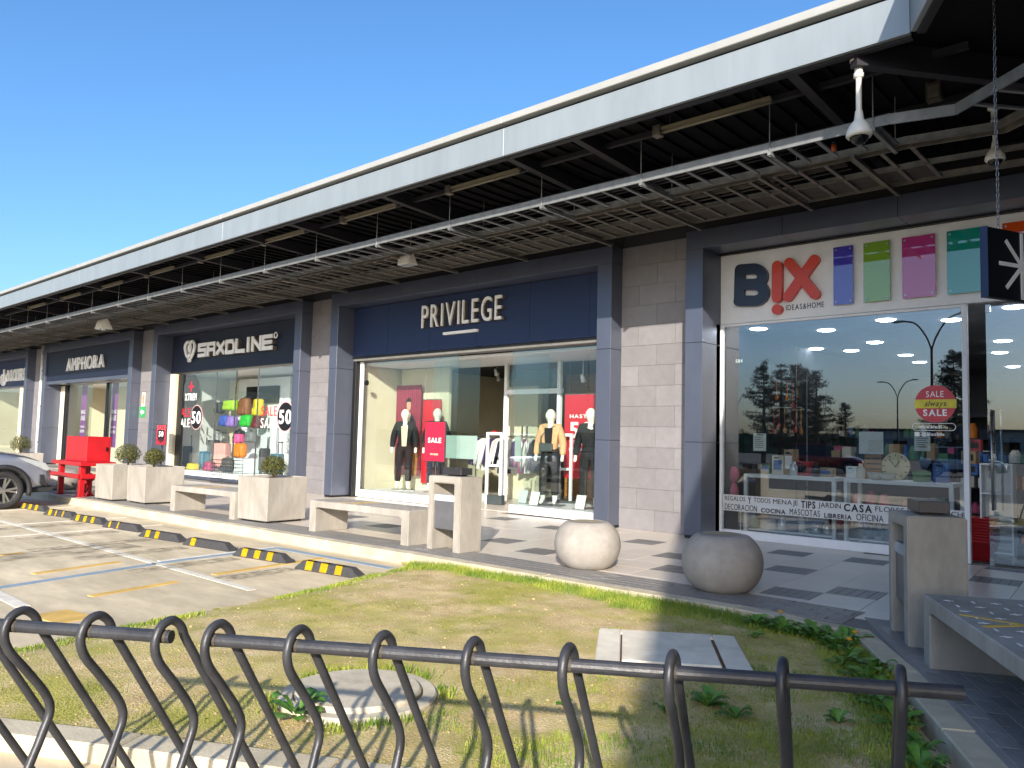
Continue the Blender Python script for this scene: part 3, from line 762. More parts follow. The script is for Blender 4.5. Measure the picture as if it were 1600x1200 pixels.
# --- shop with purple banners
t = AM = front('handbag_shop', 'shop with slim silver letters and two purple sale banners in its window', *XS['amph'])
x0, x1 = XS['amph'][0]+.28, XS['amph'][1]-.28; ys = YF+.06
sb_ = bar(t, x0+.003, x1-.003, ys, ys+.1, 3.14, ZH0-.003, 'navy_dark', 'sign_board')
xa, xb = W(109, 570, ys)[0], W(167, 565, ys)[0]
text('AMPHORA', (xa, ys-.06, 3.44), .44, 'white_letter', sb_, width=xb-xa, depth=.06, each=True, gap=.16)
bar(t, x0, x1, ys+.005, ys+.3, 3.02, 3.135, 'portal_panel', 'lintel')
room(t, x0, x1, YG+.13, 14.0, 3.0, wall='cream_wall')
bar(t, x0+.0, x0+.5, YF+.58, YG+.06, 0, 3.0, 'cream_wall', 'jamb'); bar(t, x0+.5, x0+.75, YG-.03, YG+.06, 0, 3.0, 'black', 'frame_bar')
for a, c in ((x0+.75, -30.0), (-28.6, x1)): pane(t, a, c, .05, 3.0)
bar(t, -28.75, -28.6, YG-.02, YG+.1, 0, 3.0, 'black', 'frame_bar'); bar(t, -31.5, -30.2, 12.2, 12.3, 0, 3.0, 'cream_wall', 'display_wall')
bar(t, -29.6, -28.8, 12.8, 12.86, .3, 2.7, 'lamp_off', 'display_wall')
for px in (131, 179):
    c = W(px, 640, YG+.3); w = .5
    bb = bar(t, c[0]-w/2, c[0]+w/2, YG+.29, YG+.3, .75, 3.0, 'purple_banner', 'banner', 0)
    for k, (s_, z, h_) in enumerate((('BIG', 1.94, .13), ('SALE', 1.70, .17), ('HASTA', 1.42, .07), ('50% DCTO', 1.24, .1))): text(s_, (c[0], YG+.288, z), h_, 'white_letter', bb, width=.40, name='lettering', center=True, bold=1)
# --- shop at the far left
t = DK = front('far_left_shop', 'blue fronted shop cut off by the left edge of the photo', *XS['dock'])
x0, x1 = XS['dock'][0]+.28, XS['dock'][1]-.28; ys = YS
sb_ = bar(t, x0+.003, x1-.003, ys, ys+.1, 3.12, ZH0-.003, 'navy_sign', 'sign_board')
xa, xb = W(15, 590, ys)[0], W(35.5, 588, ys)[0]
text('DOCKERS', (xa, ys-.06, 3.36), .48, 'white_letter', sb_, width=(xb-xa)*1.38, depth=.06, each=True, bold=1)
ex = W(8, 592, ys)[0]; b = B(); b.tube(curve([(ex-.34, ys-.05, 3.62), (ex-.26, ys-.05, 3.32), (ex, ys-.05, 3.22), (ex+.26, ys-.05, 3.32), (ex+.34, ys-.05, 3.62)], 4), .05, 6); b.tube([(ex, ys-.05, 3.22), (ex, ys-.05, 3.9)], .05, 6); b.tube([(ex-.3, ys-.05, 3.66), (ex+.3, ys-.05, 3.66)], .045, 6); obj('emblem', b, 'white_letter', sb_)
room(t, x0, x1, YG+.13, 14.0, 3.06, wall='cream_wall'); bar(t, -38.0, -37.7, YG-.02, YG+.08, 0, 3.06, 'cream_wall', 'frame_bar')
for a, c in ((x0, -38.01), (-37.69, x1)): pane(t, a, c, .05, 3.06)
bar(t, -40, -38.4, 11.6, 11.64, .9, 2.2, 'bag_lpink', 'poster', 0); bar(t, -38.0, -37.0, 12.2, 12.24, .2, 1.2, 'bag_peach', 'poster', 0)
# --- housewares shop on the right
def acrylic(name, col):
    m = bpy.data.materials.new(name); m.use_nodes = True; MATS[name] = m; b = m.node_tree.nodes['Principled BSDF']
    nz = m.node_tree.nodes.new('ShaderNodeTexNoise'); nz.inputs['Scale'].default_value = 1.5
    mr = m.node_tree.nodes.new('ShaderNodeMix'); mr.data_type = 'RGBA'; mr.inputs[6].default_value = (*[c*.95 for c in lin(col)], 1); mr.inputs[7].default_value = (*lin(col), 1)
    m.node_tree.links.new(nz.outputs['Fac'], mr.inputs[0]); m.node_tree.links.new(mr.outputs[2], b.inputs['Base Color'])
    b.inputs['Roughness'].default_value = .015; b.inputs['IOR'].default_value = 1.9; return m
t = BX = front('housewares_shop', 'white fronted housewares shop with coloured acrylic panels over its window', *XS['bix'])
x0, x1 = XS['bix'][0]+.28, XS['bix'][1]-.28; ys = YG-.03
sb_ = bar(t, x0+.003, x1-.003, ys, ys+.1, 3.175, ZH0-.02, 'white_paint', 'sign_board')
bar(t, x0+.003, x1-.003, ys-.06, ys+.08, ZH0-.018, ZH0+.0, 'black', 'sign_hood', 0)
Z5 = lambda x, y: (1060+x/2.963, 340+y/2.963)
def fat(strokes, w, y0, y1, m, parent, name):
    b = B(); k = 0
    for pl in strokes:
        P = [W(*Z5(*p), y0) for p in pl]; P = [np.array([p[0], p[2]]) for p in P]
        ww = w/2.963*pxm(W(1215, 440, y0))/1.0
        for a, c in zip(P[:-1], P[1:]):
            d = c-a; L = np.linalg.norm(d); d = d/L if L > 1e-6 else np.array([0, 1.]); an = math.atan2(d[1], d[0]); pts = []
            for q in range(9): pts.append(tuple(c+ww/2*np.array([math.cos(an-math.pi/2+math.pi*q/8), math.sin(an-math.pi/2+math.pi*q/8)])))
            for q in range(9): pts.append(tuple(a+ww/2*np.array([math.cos(an+math.pi/2+math.pi*q/8), math.sin(an+math.pi/2+math.pi*q/8)])))
            b.prism(pts, y0-k*.0006, y1+k*.0006, 'y'); k += 1
    return obj(name, b, m, parent)
mat('letter_navy', '#1f2338', .3, var=.04, coat=.15); mat('letter_coral', '#d0401f', .3, var=.04, coat=.15)
bc = lambda cx, cy, rx, ry, a0, a1, n=8: [(cx+rx*math.cos(a), cy+ry*math.sin(a)) for a in np.linspace(a0, a1, n)]
fat([[(283, 240), (279, 386)], [(283, 240), (345, 236)] + bc(350, 272, 38, 36, -1.5, 1.5) + [(283, 309)], [(283, 309), (350, 309)] + bc(352, 347, 43, 38, -1.5, 1.5) + [(279, 386)]], 50, ys-.07, ys-.002, 'letter_navy', sb_, 'letter')
fat([[(455, 222), (454, 370)], [(454, 424), (454.5, 424)]], 47, ys-.09, ys-.002, 'letter_coral', sb_, 'letter')
fat([[(511, 208), (630, 354)], [(627, 194), (505, 365)]], 46, ys-.08, ys-.002, 'letter_coral', sb_, 'letter')
p = W(*Z5(499, 430), ys); q = W(*Z5(674, 412), ys)
text('IDEAS&HOME', (p[0], ys-.002, p[2]-.0), .075, 'black', sb_, width=q[0]-p[0], depth=.004, name='lettering', gap=.2)
for nm, tl, br, c in (('violet', (1302, 388), (1333, 474), '#4a42b4'), ('green', (1349, 382), (1391, 470), '#7fa838'), ('pink', (1409, 373), (1462, 464), '#b83f85'), ('teal', (1479, 363), (1541, 455), '#189184'), ('orange', (1566, 350), (1640, 440), '#d4531f')):
    m = acrylic('acrylic_'+nm, c); yp = ys-.06
    a = W(*tl, yp); d = W(*br, yp); zt, zb = 4.095, 3.30
    pn = bar(sb_, a[0], d[0], yp, yp+.008, zb, zt, m, 'acrylic_panel', 0)
    for sx in (a[0]+.035, d[0]-.035):
        for sz in (zb+.04, zt-.04):
            b = B(); b.lathe([(0, 0), (.013, 0), (.013, .07), (0, .07)], 10, (0, 0, 0), Matrix.Translation((sx, yp+.062, sz)) @ Matrix.Rotation(math.pi/2, 4, 'X')); obj('standoff', b, 'steel', pn)
XA, XB = W(1124, 680, YG)[0], W(1513, 600, YG)[0]
fr_ = thing
bar(t, XA, XA+.06, YG-.03, YG+.05, .002, 3.17, 'white_paint', 'frame_bar'); bar(t, XB-.06, XB, YG-.03, YG+.05, .002, 3.17, 'white_paint', 'frame_bar')
bar(t, XA+.062, XB-.062, YG-.03, YG+.05, .002, .12, 'white_paint', 'frame_bar'); bar(t, XA+.062, XB-.062, YG-.02, YG+.04, 3.135, 3.17, 'white_paint', 'frame_bar')
XM = W(1244, 600, YG)[0]
pane(t, XA+.06, XM-.002, .12, 3.135, YG, GLASSB); pane(t, XM+.002, XB-.06, .12, 3.135, YG, GLASSB)
bar(t, x0, XA-.003, YS, YG+.1, 0, 3.17, 'black_gloss', 'jamb')
room(t, x0, x1+.0, YG+.13, 21.0, 3.17, wall='dark_wall', floor=mat('dark_floor', '#4a4643', .35), ceil=mat('grey_ceiling', '#8b8f92', .8), back='black')
# glass doors
XD = W(1542, 600, YG)[0]
d_ = pane(t, XD, XD+.95, .03, 3.12, YG+.0, GLASSB, 'door')
for dx in (.05, .13):
    b = B(); b.tube([(XD+dx*1.0, YG-.06 if dx < .1 else YG+.07, .66), (XD+dx, YG-.06 if dx < .1 else YG+.07, 1.86)], .014, 8); obj('handle', b, 'steel', d_, smooth=True)
b = B(); b.box(XD+.0, XD+.05, YG-.012, YG+.024, .0, .09); b.box(XD+.22, XD+.27, YG-.012, YG+.024, .05, .13); b.box(XD+.0, XD+.05, YG-.012, YG+.024, 3.05, 3.14); obj('patch_fitting', b, 'steel', d_)
pane(t, XD+.96, x1, .03, 3.12, YG, GLASSB, 'door')
b = B()
for k in range(5): b.box(XD+k*.17, XD+.16+k*.17, YG-.32, YG-.12, -.01, .004)
obj('door_mat', b, 'dark_floor_tile', t)
# ceiling lamps
for px, py in ((1185, 514), (1291, 516), (1367, 535), (1415, 555), (1437, 566), (1384, 500), (1487, 500), (1567, 533), (1562, 551), (1583, 573), (1590, 585), (1585, 480), (1497, 592), (1508, 604), (1330, 548), (1275, 545)):
    p = G(px, py, 3.165)
    if p[1] < 11.2 or p[1] > 20.8 or p[0] > x1-.1 or p[0] < x0+.1: continue
    b = B(); b.lathe([(0, -.012), (.10, -.012), (.13, 0), (0, 0)], 20, (p[0], p[1], 3.165)); c_ = obj('ceiling_lamp', b, mat('lamp_bright', '#eef4ff', .5, emit=22.0), t)
# stickers, notices and the printed band on the window
yy = YG-.006
c = W(1461, 631, yy); r = .235
disc(t, c, r, mat('sticker_coral', '#c8434d', .5), yy); b = B(); b.box(c[0]-r*.98, c[0]+r*1.02, yy-.0062, yy-.003, c[2]-.055, c[2]+.055); obj('sticker_band', b, mat('sticker_yellow', '#d9c93e', .5), t)
text('SALE', (c[0], yy-.007, c[2]+.085), .075, 'white_letter', t, width=.2, name='lettering', center=True); text('always', (c[0], yy-.008, c[2]-.03), .07, 'black', t, width=.24, name='lettering', center=True, italic=.25)
text('SALE', (c[0], yy-.007, c[2]-.15), .08, 'white_letter', t, width=.27, name='lettering', center=True, bold=1)
c = W(1459, 667, yy); b = B(); R_ = .045
b.tube([(c[0]+(.2 if math.cos(a) > 0 else -.2)+R_*math.cos(a), yy-.002, c[2]+R_*math.sin(a)) for a in np.linspace(.05, 6.2, 24)], .004, 4, close=True); obj('web_pill', b, 'white_letter', t)
text('www.bix.cl', (c[0]-.17, yy-.004, c[2]-.018), .04, 'white_letter', t, width=.26, name='lettering', bold=1); text('@bixchile', (c[0]-.14, yy-.004, c[2]-.11), .04, 'white_letter', t, width=.26, name='lettering', bold=1)
b = B(); b.box(c[0]-.22, c[0]-.165, yy-.004, yy, c[2]-.12, c[2]-.065); obj('web_icon', b, 'white_letter', t)
band = bar(t, XA+.07, XB-.07, YG-.006, YG-.003, .395, .63, sheer_mat('band_frost', '#dcdcdc', .82), 'window_band', 0)
bx = XA+.1; yb = YG-.008
row1 = [('REGALOS', .32), ('Y', .05), ('TODOS', .25), ('MENAJE', .36), ('TIPS', .2), ('JARDIN', .3), ('CASA', .36), ('FLORES', .35), ('HOGAR', .3), ('NOCHE', .33)]
row2 = [('DECORACION', .5), ('COCINA', .36), ('MASCOTAS', .42), ('LIBRERIA', .36), ('OFICINA', .34), ('DISENOS', .34), ('IDEAS', .28)]
x = bx
for w_, L in row1: text(w_, (x, yb, .545 if len(w_) > 4 else .52), .065 if len(w_) > 4 else .095, 'black', band, width=L, name='lettering', bold=len(w_) <= 4); x += L+.04
x = bx
for k, (w_, L) in enumerate(row2): text(w_, (x, yb, .41), .085 if k % 2 == 0 else .06, 'black', band, width=L, name='lettering', bold=k % 2); x += L+.06
for px, py, w, h in ((1187, 691, 20, 26), (1361, 692, 38, 33), (1441, 690, 25, 28)):
    c = W(px, py, YG+.02); k = pxm(c)*1.0; ww = abs(W(px+w/2, py, YG+.02)[0]-W(px-w/2, py, YG+.02)[0])
    sh = bar(t, c[0]-ww/2, c[0]+ww/2, YG+.018, YG+.02, c[2]-h*k/2*1.05, c[2]+h*k/2*1.05, 'cloth_white', 'paper_notice', 0)
    if w < 30:
        b = B()
        for q in range(6): b.box(c[0]-ww*.38, c[0]+ww*random.uniform(.1, .38), YG+.0165, YG+.018, c[2]+h*k*(.3-.12*q)-.004, c[2]+h*k*(.3-.12*q)+.004)
        b.box(c[0]-ww*.2, c[0]+ww*.3, YG+.0165, YG+.018, c[2]+h*k*.42, c[2]+h*k*.47); obj('print', b, 'grey' if 'grey' in MATS else 'leather_grey', sh)
disc(t, W(1155, 564, YG+.02), .085, 'black', YG+.022, 'number_disc'); c = W(1155, 564, YG+.02); text('584', (c[0], YG+.017, c[2]-.025), .05, 'white_letter', t, width=.11, name='lettering', center=True, bold=1)

# ------------------------------------------------------------------ canopy over the walk
YC = 7.06; CC = np.array([-1.843, YC]); ZB = 4.93
cp = thing('canopy_roof', 'long canopy roof with pale metal fascia and black underside over the walk', 'canopy', (-20, YC, ZB))
wend = CC+D*21
deckpoly = [(-62, YC+.08), (CC[0]-.05, YC+.08), tuple(CC+NW*.08-D*.02), tuple(wend+NW*.08), tuple(wend+NW*10), (14, 10), (14, 22), (-62, 22)]
b = B(); b.prism(deckpoly, 5.08, 5.33); obj('deck', b, 'roof_black', cp)
xj = [-62, -55, -48.5, -41.6, -34.7, -27.7, -20.8, -13.7, -6.58, CC[0]]
for a, c in zip(xj[:-1], xj[1:]):
    b = B(); b.box(a+.0012, c-.0012, YC, YC+.05, ZB, 5.288, bev=.002); obj('fascia_panel', b, 'fascia_metal', cp)
    b = B(); b.box(a+.002, c-.002, YC-.05, YC+.5, 5.338, 5.425, bev=.006); obj('gutter_cap', b, 'cap_metal', cp)
    b = B(); b.box(a+.004, c-.004, YC+.052, YC+.12, ZB-.02, ZB+.03); obj('edge_angle', b, 'beam_black', cp)
ang = math.atan2(D[1], D[0]); MW = Matrix.Translation((CC[0], CC[1], 0)) @ Matrix.Rotation(ang, 4, 'Z')     # local x along the wing, local +y inwards
for k in range(3):
    b = B(); b.box(k*7+.01, k*7+6.99, 0, .05, ZB, 5.288, bev=.004, M=MW); obj('fascia_panel', b, 'fascia_metal', cp)
    b = B(); b.box(k*7+.01, k*7+6.99, -.05, .5, 5.338, 5.425, bev=.006, M=MW); obj('gutter_cap', b, 'cap_metal', cp)
    b = B(); b.box(k*7+.01, k*7+6.99, .052, .12, ZB-.02, ZB+.03, M=MW); obj('edge_angle', b, 'beam_black', cp)
b = B(); b.box(-62, CC[0]+.02, YC+.06, YC+.3, 5.27, 5.36); obj('gutter_shadow', b, 'beam_black', cp)
bxs = [-2.93, -5.55, -6.6, -9.15, -11.65, -13.15, -15.5, -18.1, -20.9, -23.7, -26.5, -29.3, -32.1, -34.9, -37.7, -41, -44, -47, -50]
for x in bxs:
    b = B(); b.prism([(YC+.06, ZB), (10.6, ZB-.16), (10.6, 5.079), (YC+.06, 5.079)], x-.05, x+.05, 'x'); obj('beam', b, 'beam_black', cp)
a = CC+NW*.06; 
b = B(); b.box(0, 5.2, -.05, .05, ZB-.1, 5.078, M=Matrix.Translation((-2.35, YC+.12, 0)) @ Matrix.Rotation(math.radians(52), 4, 'Z')); obj('beam', b, 'beam_black', cp)
for k in range(5):
    b = B(); b.box(1.5+k*2.6, 1.6+k*2.6, .06, 3.5, ZB, 5.078, M=MW); obj('beam', b, 'beam_black', cp)
b = B()
for x in np.arange(-45, -1.9, .24): b.box(x, x+.05, YC+.2, 10.6, 5.045, 5.0805)
obj('deck_ribs', b, 'roof_black', cp, kind='stuff')
b = B()
for y in (7.75, 8.9, 9.9): b.box(-50, CC[0]+.3, y, y+.06, 4.98, 5.043)
obj('purlin', b, 'beam_black', cp)
# strip lights under the canopy
k = 0; names = ['nearest the camera dome', 'second from the camera dome', 'third from the camera dome', 'fourth from the camera dome', 'fifth from the camera dome', 'sixth from the camera dome', 'seventh from the camera dome', 'eighth from the camera dome', 'ninth from the camera dome']
for xs_ in (-4.62, -8.1, -10.65, -13.15, -15.6, -18.2, -20.9, -23.6, -26.3):
    L = 1.3; z = 1.36+.467*7.62
    tl = thing('strip_light', 'cream tube light under the black canopy, '+names[k], 'light', (xs_, 7.62, z), 0, 'tube lights under the canopy'); k += 1
    b = B(); b.tube([(0, 0, 0), (L, 0, 0)], .016, 8); obj('tube', b, 'lamp_off', tl, local=True, smooth=True)
    b = B(); b.box(-.1, .0, -.05, .05, -.04, .09, bev=.006); obj('ballast_box', b, 'galv_warm', tl, local=True)
    b = B(); b.box(0, L, -.03, .03, .03, .06); obj('housing', b, 'lamp_off', tl, local=True)
    for q in (.1, L-.2):
        b = B(); b.box(q, q+.02, -.01, .01, .06, .36); obj('bracket', b, 'beam_black', tl, local=True)
# cable trays
ct = thing('cable_tray', 'grey metal ladder cable trays hung in a row below the canopy', 'cable tray', (-10, 8.8, 4.5))
ZT = 4.50; XT = -2.25
bend = [(XT, 0), ]
def rail(y, h, m='galv', x1=XT, t=.02):
    b = B(); b.box(-60, x1, y, y+t, ZT, ZT+h); obj('rail', b, m, ct)
rail(7.89, .105); rail(8.52, .08, 'galv_warm'); rail(8.66, .08, 'galv_warm'); rail(9.28, .06, 'galv_warm'); rail(9.86, .08, 'galv_warm')
e1 = np.array([XT, 7.9]); e2 = G(1492, 163, ZT+.1)[:2]; e3 = G(1600, 99, ZT+.1)[:2]; DT = (e3-e2)/np.linalg.norm(e3-e2); e3 = e2+DT*6; NT = np.array([-DT[1], DT[0]])
for off, h in ((0, .105), (.63, .08), (.77, .08), (1.39, .06), (1.97, .08)):
    pl = [e1+np.array([0, off]), e2+(NT+np.array([0, 1]))/np.linalg.norm(NT+np.array([0, 1]))*off*1.05, e3+NT*off]
    for a, c in zip(pl[:-1], pl[1:]):
        d = c-a; b = B(); b.box(0, np.linalg.norm(d), 0, .02, ZT, ZT+h, M=Matrix.Translation((a[0], a[1], 0)) @ Matrix.Rotation(math.atan2(d[1], d[0]), 4, 'Z')); obj('rail', b, 'galv' if off == 0 else 'galv_warm', ct)
for k in range(12):
    a = e2+DT*(.2+.3*k)
    b = B(); b.box(0, 1.95, -.02, .02, ZT+.01, ZT+.03, M=Matrix.Translation((a[0], a[1], 0)) @ Matrix.Rotation(math.atan2(NT[1], NT[0]), 4, 'Z')); obj('rung', b, 'galv', ct)
rmesh = {}
for nm, y0, y1 in (('a', 7.91, 8.52), ('b', 8.68, 9.28), ('c', 9.30, 9.86)):
    b = B(); b.box(-.022, .022, y0, y1, .012, .034); rmesh[nm] = b.mesh('rung'); rmesh[nm].materials.append(MATS['galv'])
rest = B()
for k in range(190):
    x = XT-.12-.3*k
    for nm, y0, y1 in (('a', 7.91, 8.52), ('b', 8.68, 9.28), ('c', 9.30, 9.86)):
        xx = x+(.1 if nm != 'a' else 0)
        if k < 92: obj('rung', rmesh[nm], 'galv' if nm == 'a' else 'galv_warm', ct, loc=(xx+10, -8.8, ZT-4.5))
        else: rest.box(xx-.022, xx+.022, y0, y1, ZT+.012, ZT+.034)
obj('far_rungs', rest, 'galv_warm', ct, kind='stuff')
xst = [-2.4, -3.45, -5.06, -6.62, -8.4] + [-8.4-1.72*i for i in range(1, 29)]
for x in xst:
    b = B(); b.box(x-.02, x+.02, 7.86, 8.62, ZT-.045, ZT-.002); obj('strut', b, 'galv', ct)
    b = B(); b.box(x-.42, x-.38, 8.5, 10.12, ZT-.045, ZT-.002); obj('strut', b, 'galv_warm', ct)
    for q in (7.875, 8.6):
        b = B(); b.tube([(x, q, ZT-.06), (x, q, 5.06)], .006, 5); obj('hanger_rod', b, 'galv', ct)
mat('cable', '#1d1b1d', .6, var=.3); mat('cable_brown', '#4a433c', .7, var=.25)
for y, r, z in ((8.0, .012, .05), (8.08, .016, .052), (8.2, .01, .048), (8.75, .02, .055), (8.83, .014, .05), (8.95, .022, .056), (9.1, .012, .048), (9.4, .03, .062), (9.52, .024, .058), (9.62, .028, .06), (9.75, .02, .055)):
    pts = [(x, y+.03*math.sin(x*.8+y*7), ZT+z) for x in np.arange(-58, XT, 1.1)]
    b = B(); b.tube(pts, r, 6); obj('cable', b, 'cable_brown' if y > 8.7 else 'cable', ct, smooth=True)
b = B(); b.box(-60, XT, 9.33, 9.84, ZT+.036, ZT+.042); obj('tray_cover', b, 'cable_brown', ct)
# flood lights hung from the tray
for px, py, lb in ((637, 405, 'white wedge shaped floodlight hanging from the tray above the navy clothing shop'), (162, 506, 'white wedge shaped floodlight hanging from the tray at the far left')):
    p = W(px, py, 8.75); s_ = 1.0 if px > 500 else 1.5
    f = thing('floodlight', lb, 'floodlight', tuple(p))
    b = B(); b.prism([(-.10*s_, -.1*s_), (.13*s_, -.1*s_), (.02*s_, .1*s_), (-.05*s_, .1*s_)], -.17*s_, .13*s_, 'x'); ed = list(b.bm.edges); bmesh.ops.bevel(b.bm, geom=ed, offset=.01, segments=2, affect='EDGES'); obj('housing', b, 'cctv_white', f, local=True)
    b = B(); b.box(-.03, .0, -.02, .01, .09*s_, 4.5-p[2]); obj('bracket', b, 'galv', f, local=True)
    b = B(); b.box(-.15*s_, .11*s_, -.08*s_, .1*s_, -.108*s_, -.098*s_); obj('lens', b, 'lens', f, local=True)
# dome cameras
def dome(x, y, ztop, zbot, lb, s_):
    f = thing('dome_camera', lb, 'camera', (x, y, zbot), 0, 'dome cameras under the canopy'); h = ztop-zbot
    b = B(); b.lathe([(0, h), (.085*s_, h), (.085*s_, h-.02), (.045*s_, h-.03), (.04*s_, h-.13), (.05*s_, h-.135), (.05*s_, h-.17), (.03*s_, h-.18)], 18); obj('flange', b, 'cctv_white', f, local=True, smooth=True)
    b = B(); b.lathe([(.029*s_, h-.17), (.029*s_, .29*s_)], 14); obj('pole', b, 'cctv_white', f, local=True, smooth=True)
    b = B(); b.lathe([(.036*s_, .32*s_), (.045*s_, .26*s_), (.05*s_, .22*s_), (.07*s_, .2*s_), (.1*s_, .16*s_), (.125*s_, .1*s_), (.13*s_, .06*s_), (.12*s_, .045*s_), (.095*s_, .04*s_)], 24); obj('hood', b, 'cctv_white', f, local=True, smooth=True)
    b = B(); b.lathe([(.096*s_, .06*s_), (.095*s_, .035*s_), (.08*s_, .0), (.05*s_, -.025*s_), (0, -.035*s_)], 20); obj('dome', b, 'car_glass', f, local=True, smooth=True)
dome(-2.33, 7.25, 4.92, 4.15, 'white dome camera on a pole hanging in front of the canopy corner', .88)
dome(-1.57, 9.0, 4.86, 4.27, 'small white dome camera deeper under the canopy beside the chain', .72)
# hanging black sign on chains
p = W(1537, 354, 7.0); sdir = np.array([.42, .907]); sdir /= np.linalg.norm(sdir); sa = math.atan2(sdir[1], sdir[0])
hs = thing('hanging_sign', 'black hanging sign with white star strokes cut off by the right edge', 'sign', (p[0], p[1], 2.57), sa)
b = B(); b.box(0, 1.25, -.03, .03, 0, .56, bev=.004); obj('panel', b, mat('sign_black', '#07090d', .5, var=.2), hs, local=True)
b = B(); b.box(-.004, .0, -.032, .032, -.003, .563); obj('edge_trim', b, 'navy_sign', hs, local=True)
b = B(); cx, cz = .40, .28
for k in range(4):
    a = math.pi*k/4; b.box(-.27, .27, -.036-.0004*k, -.0302, -.016, .016, M=Matrix.Translation((cx, 0, cz)) @ Matrix.Rotation(a, 4, 'Y'))
obj('star_mark', b, 'white_letter', hs, local=True)
for sx, lb in ((.17, 'steel chain holding up the black hanging sign near the right edge'),):
    q = (p[0]+sdir[0]*sx, p[1]+sdir[1]*sx); ch = thing('chain', lb, 'chain', (q[0], q[1], 3.13), sa)
    n = 44; step = (5.05-3.13)/n; lk = []
    for o_ in (0, 1):
        b = B(); rr = [(.011*math.cos(a), .026*math.sin(a)) for a in np.linspace(0, 6.283, 11)[:-1]]
        b.tube([(u_ if o_ else 0, 0 if o_ else u_, v_) for u_, v_ in rr], .0038, 5, close=True); lk.append(b.mesh('link', True)); lk[-1].materials.append(MATS['steel'])
    for k in range(n): obj('link', lk[k % 2], 'steel', ch, loc=(math.sin(k*.2)*.004, 0, .02+k*step))
# small fittings on the underside
p = W(1460, 145, 8.5); jb = thing('junction_box', 'small rusty junction box under the black canopy near the corner', 'box', (p[0], p[1], p[2]-.09))
b = B(); b.box(-.07, .07, -.05, .05, 0, .2, bev=.008); obj('body', b, 'cable_brown', jb, local=True); b = B(); b.box(-.05, .05, -.056, -.05, .03, .15); obj('cover', b, 'galv_warm', jb, local=True); b = B(); b.tube([(0, 0, .2), (0, 0, .28)], .012, 6); obj('conduit', b, 'galv', jb, local=True)
p = W(1303, 230, 8.2); be = thing('beacon', 'small orange beacon hanging from the cable tray left of the dome camera', 'beacon', (p[0], p[1], p[2]-.04))
b = B(); b.lathe([(0, 0), (.025, 0), (.03, .05), (.022, .07), (0, .07)], 12); obj('lens', b, mat('amber', '#a84a1c', .3), be, local=True, smooth=True); b = B(); b.lathe([(0, .07), (.03, .07), (.03, .09), (0, .09)], 12); obj('base', b, 'black', be, local=True)
# wing building out to the right (casts the shade over the corner)
MWi = MW
b = B(); b.box(-1.9, 21, 3.28, 10.0, 0, 5.06, M=MW); ww_ = struct('wing_wall', b, 'dark_wall')
for k in range(9):
    b = B(); b.box(-1.4+k*2.4, -1.4+k*2.4+2.38, 3.2, 3.279, 0.01 if k % 3 else .01, 4.5, M=MW); obj('panel', b, 'portal_panel' if k % 3 == 0 else 'black_gloss', ww_)

# ------------------------------------------------------------------ street furniture
def bench(corner, ang, label, L=2.05, dp=.58, marks='both'):
    t = thing('concrete_bench', label, 'bench', (corner[0], corner[1], 0), ang, 'concrete benches')
    h = .44; lt = .14; tt = .095
    b = B(); b.prism([(0, 0), (lt, 0), (lt, h-tt-.02), (lt+.03, h-tt), (L-lt-.03, h-tt), (L-lt, h-tt-.02), (L-lt, 0), (L, 0), (L, h), (0, h)], 0, dp, 'y')
    ed = [e for e in b.bm.edges if abs((e.verts[0].co-e.verts[1].co).y) < .01 or True]
    bmesh.ops.bevel(b.bm, geom=ed, offset=.008, segments=1, affect='EDGES'); obj('body', b, 'concrete_pale', t, local=True)
    if marks:
        for i in range(12):
            for j in range(4):
                x = .18+i*.155; y = .09+j*.13
                b = B()
                if (i+j) % 2: b.box(x, x+.055, y, y+.012, h-.001, h+.0015)
                else: b.prism([(x, y), (x+.02, y+.006), (x+.026, y+.03), (x+.032, y+.006), (x+.052, y), (x+.032, y-.006), (x+.026, y-.03), (x+.02, y-.006)], h-.001, h+.0015)
                obj('inlay', b, 'white_paint' if marks == 'strong' else 'concrete', t, local=True)
        for q in ((.62, .03, .95, .5), (.70, .52, .92, .06)):
            a = np.array(q[:2]); c = np.array(q[2:]); d = (c-a)/np.linalg.norm(c-a); n = np.array([-d[1], d[0]])*.017
            b = B(); b.prism([tuple(a-n), tuple(c-n), tuple(c+n), tuple(a+n)], h-.001, h+(.002 if q[0] < .65 else .0026)); obj('yellow_tape', b, 'yellow_paint', t, local=True)
    return t
p = G(482, 830); q = G(637, 854); bench(p, math.atan2(q[1]-p[1], q[0]-p[0]), 'sunlit concrete bench between a planter and the concrete litter bin', float(np.linalg.norm(q-p)))
p = G(265, 798); q = G(365, 813); bench(p, math.atan2(q[1]-p[1], q[0]-p[0]), 'concrete bench between two square planters before the luggage shop', float(np.linalg.norm(q-p)))
bp = np.array([-1.42, 5.58]); bench(bp, math.atan2(D[1], D[0]), 'shaded concrete bench with white inlays and yellow tape at the right edge', 2.1, .62, 'strong')
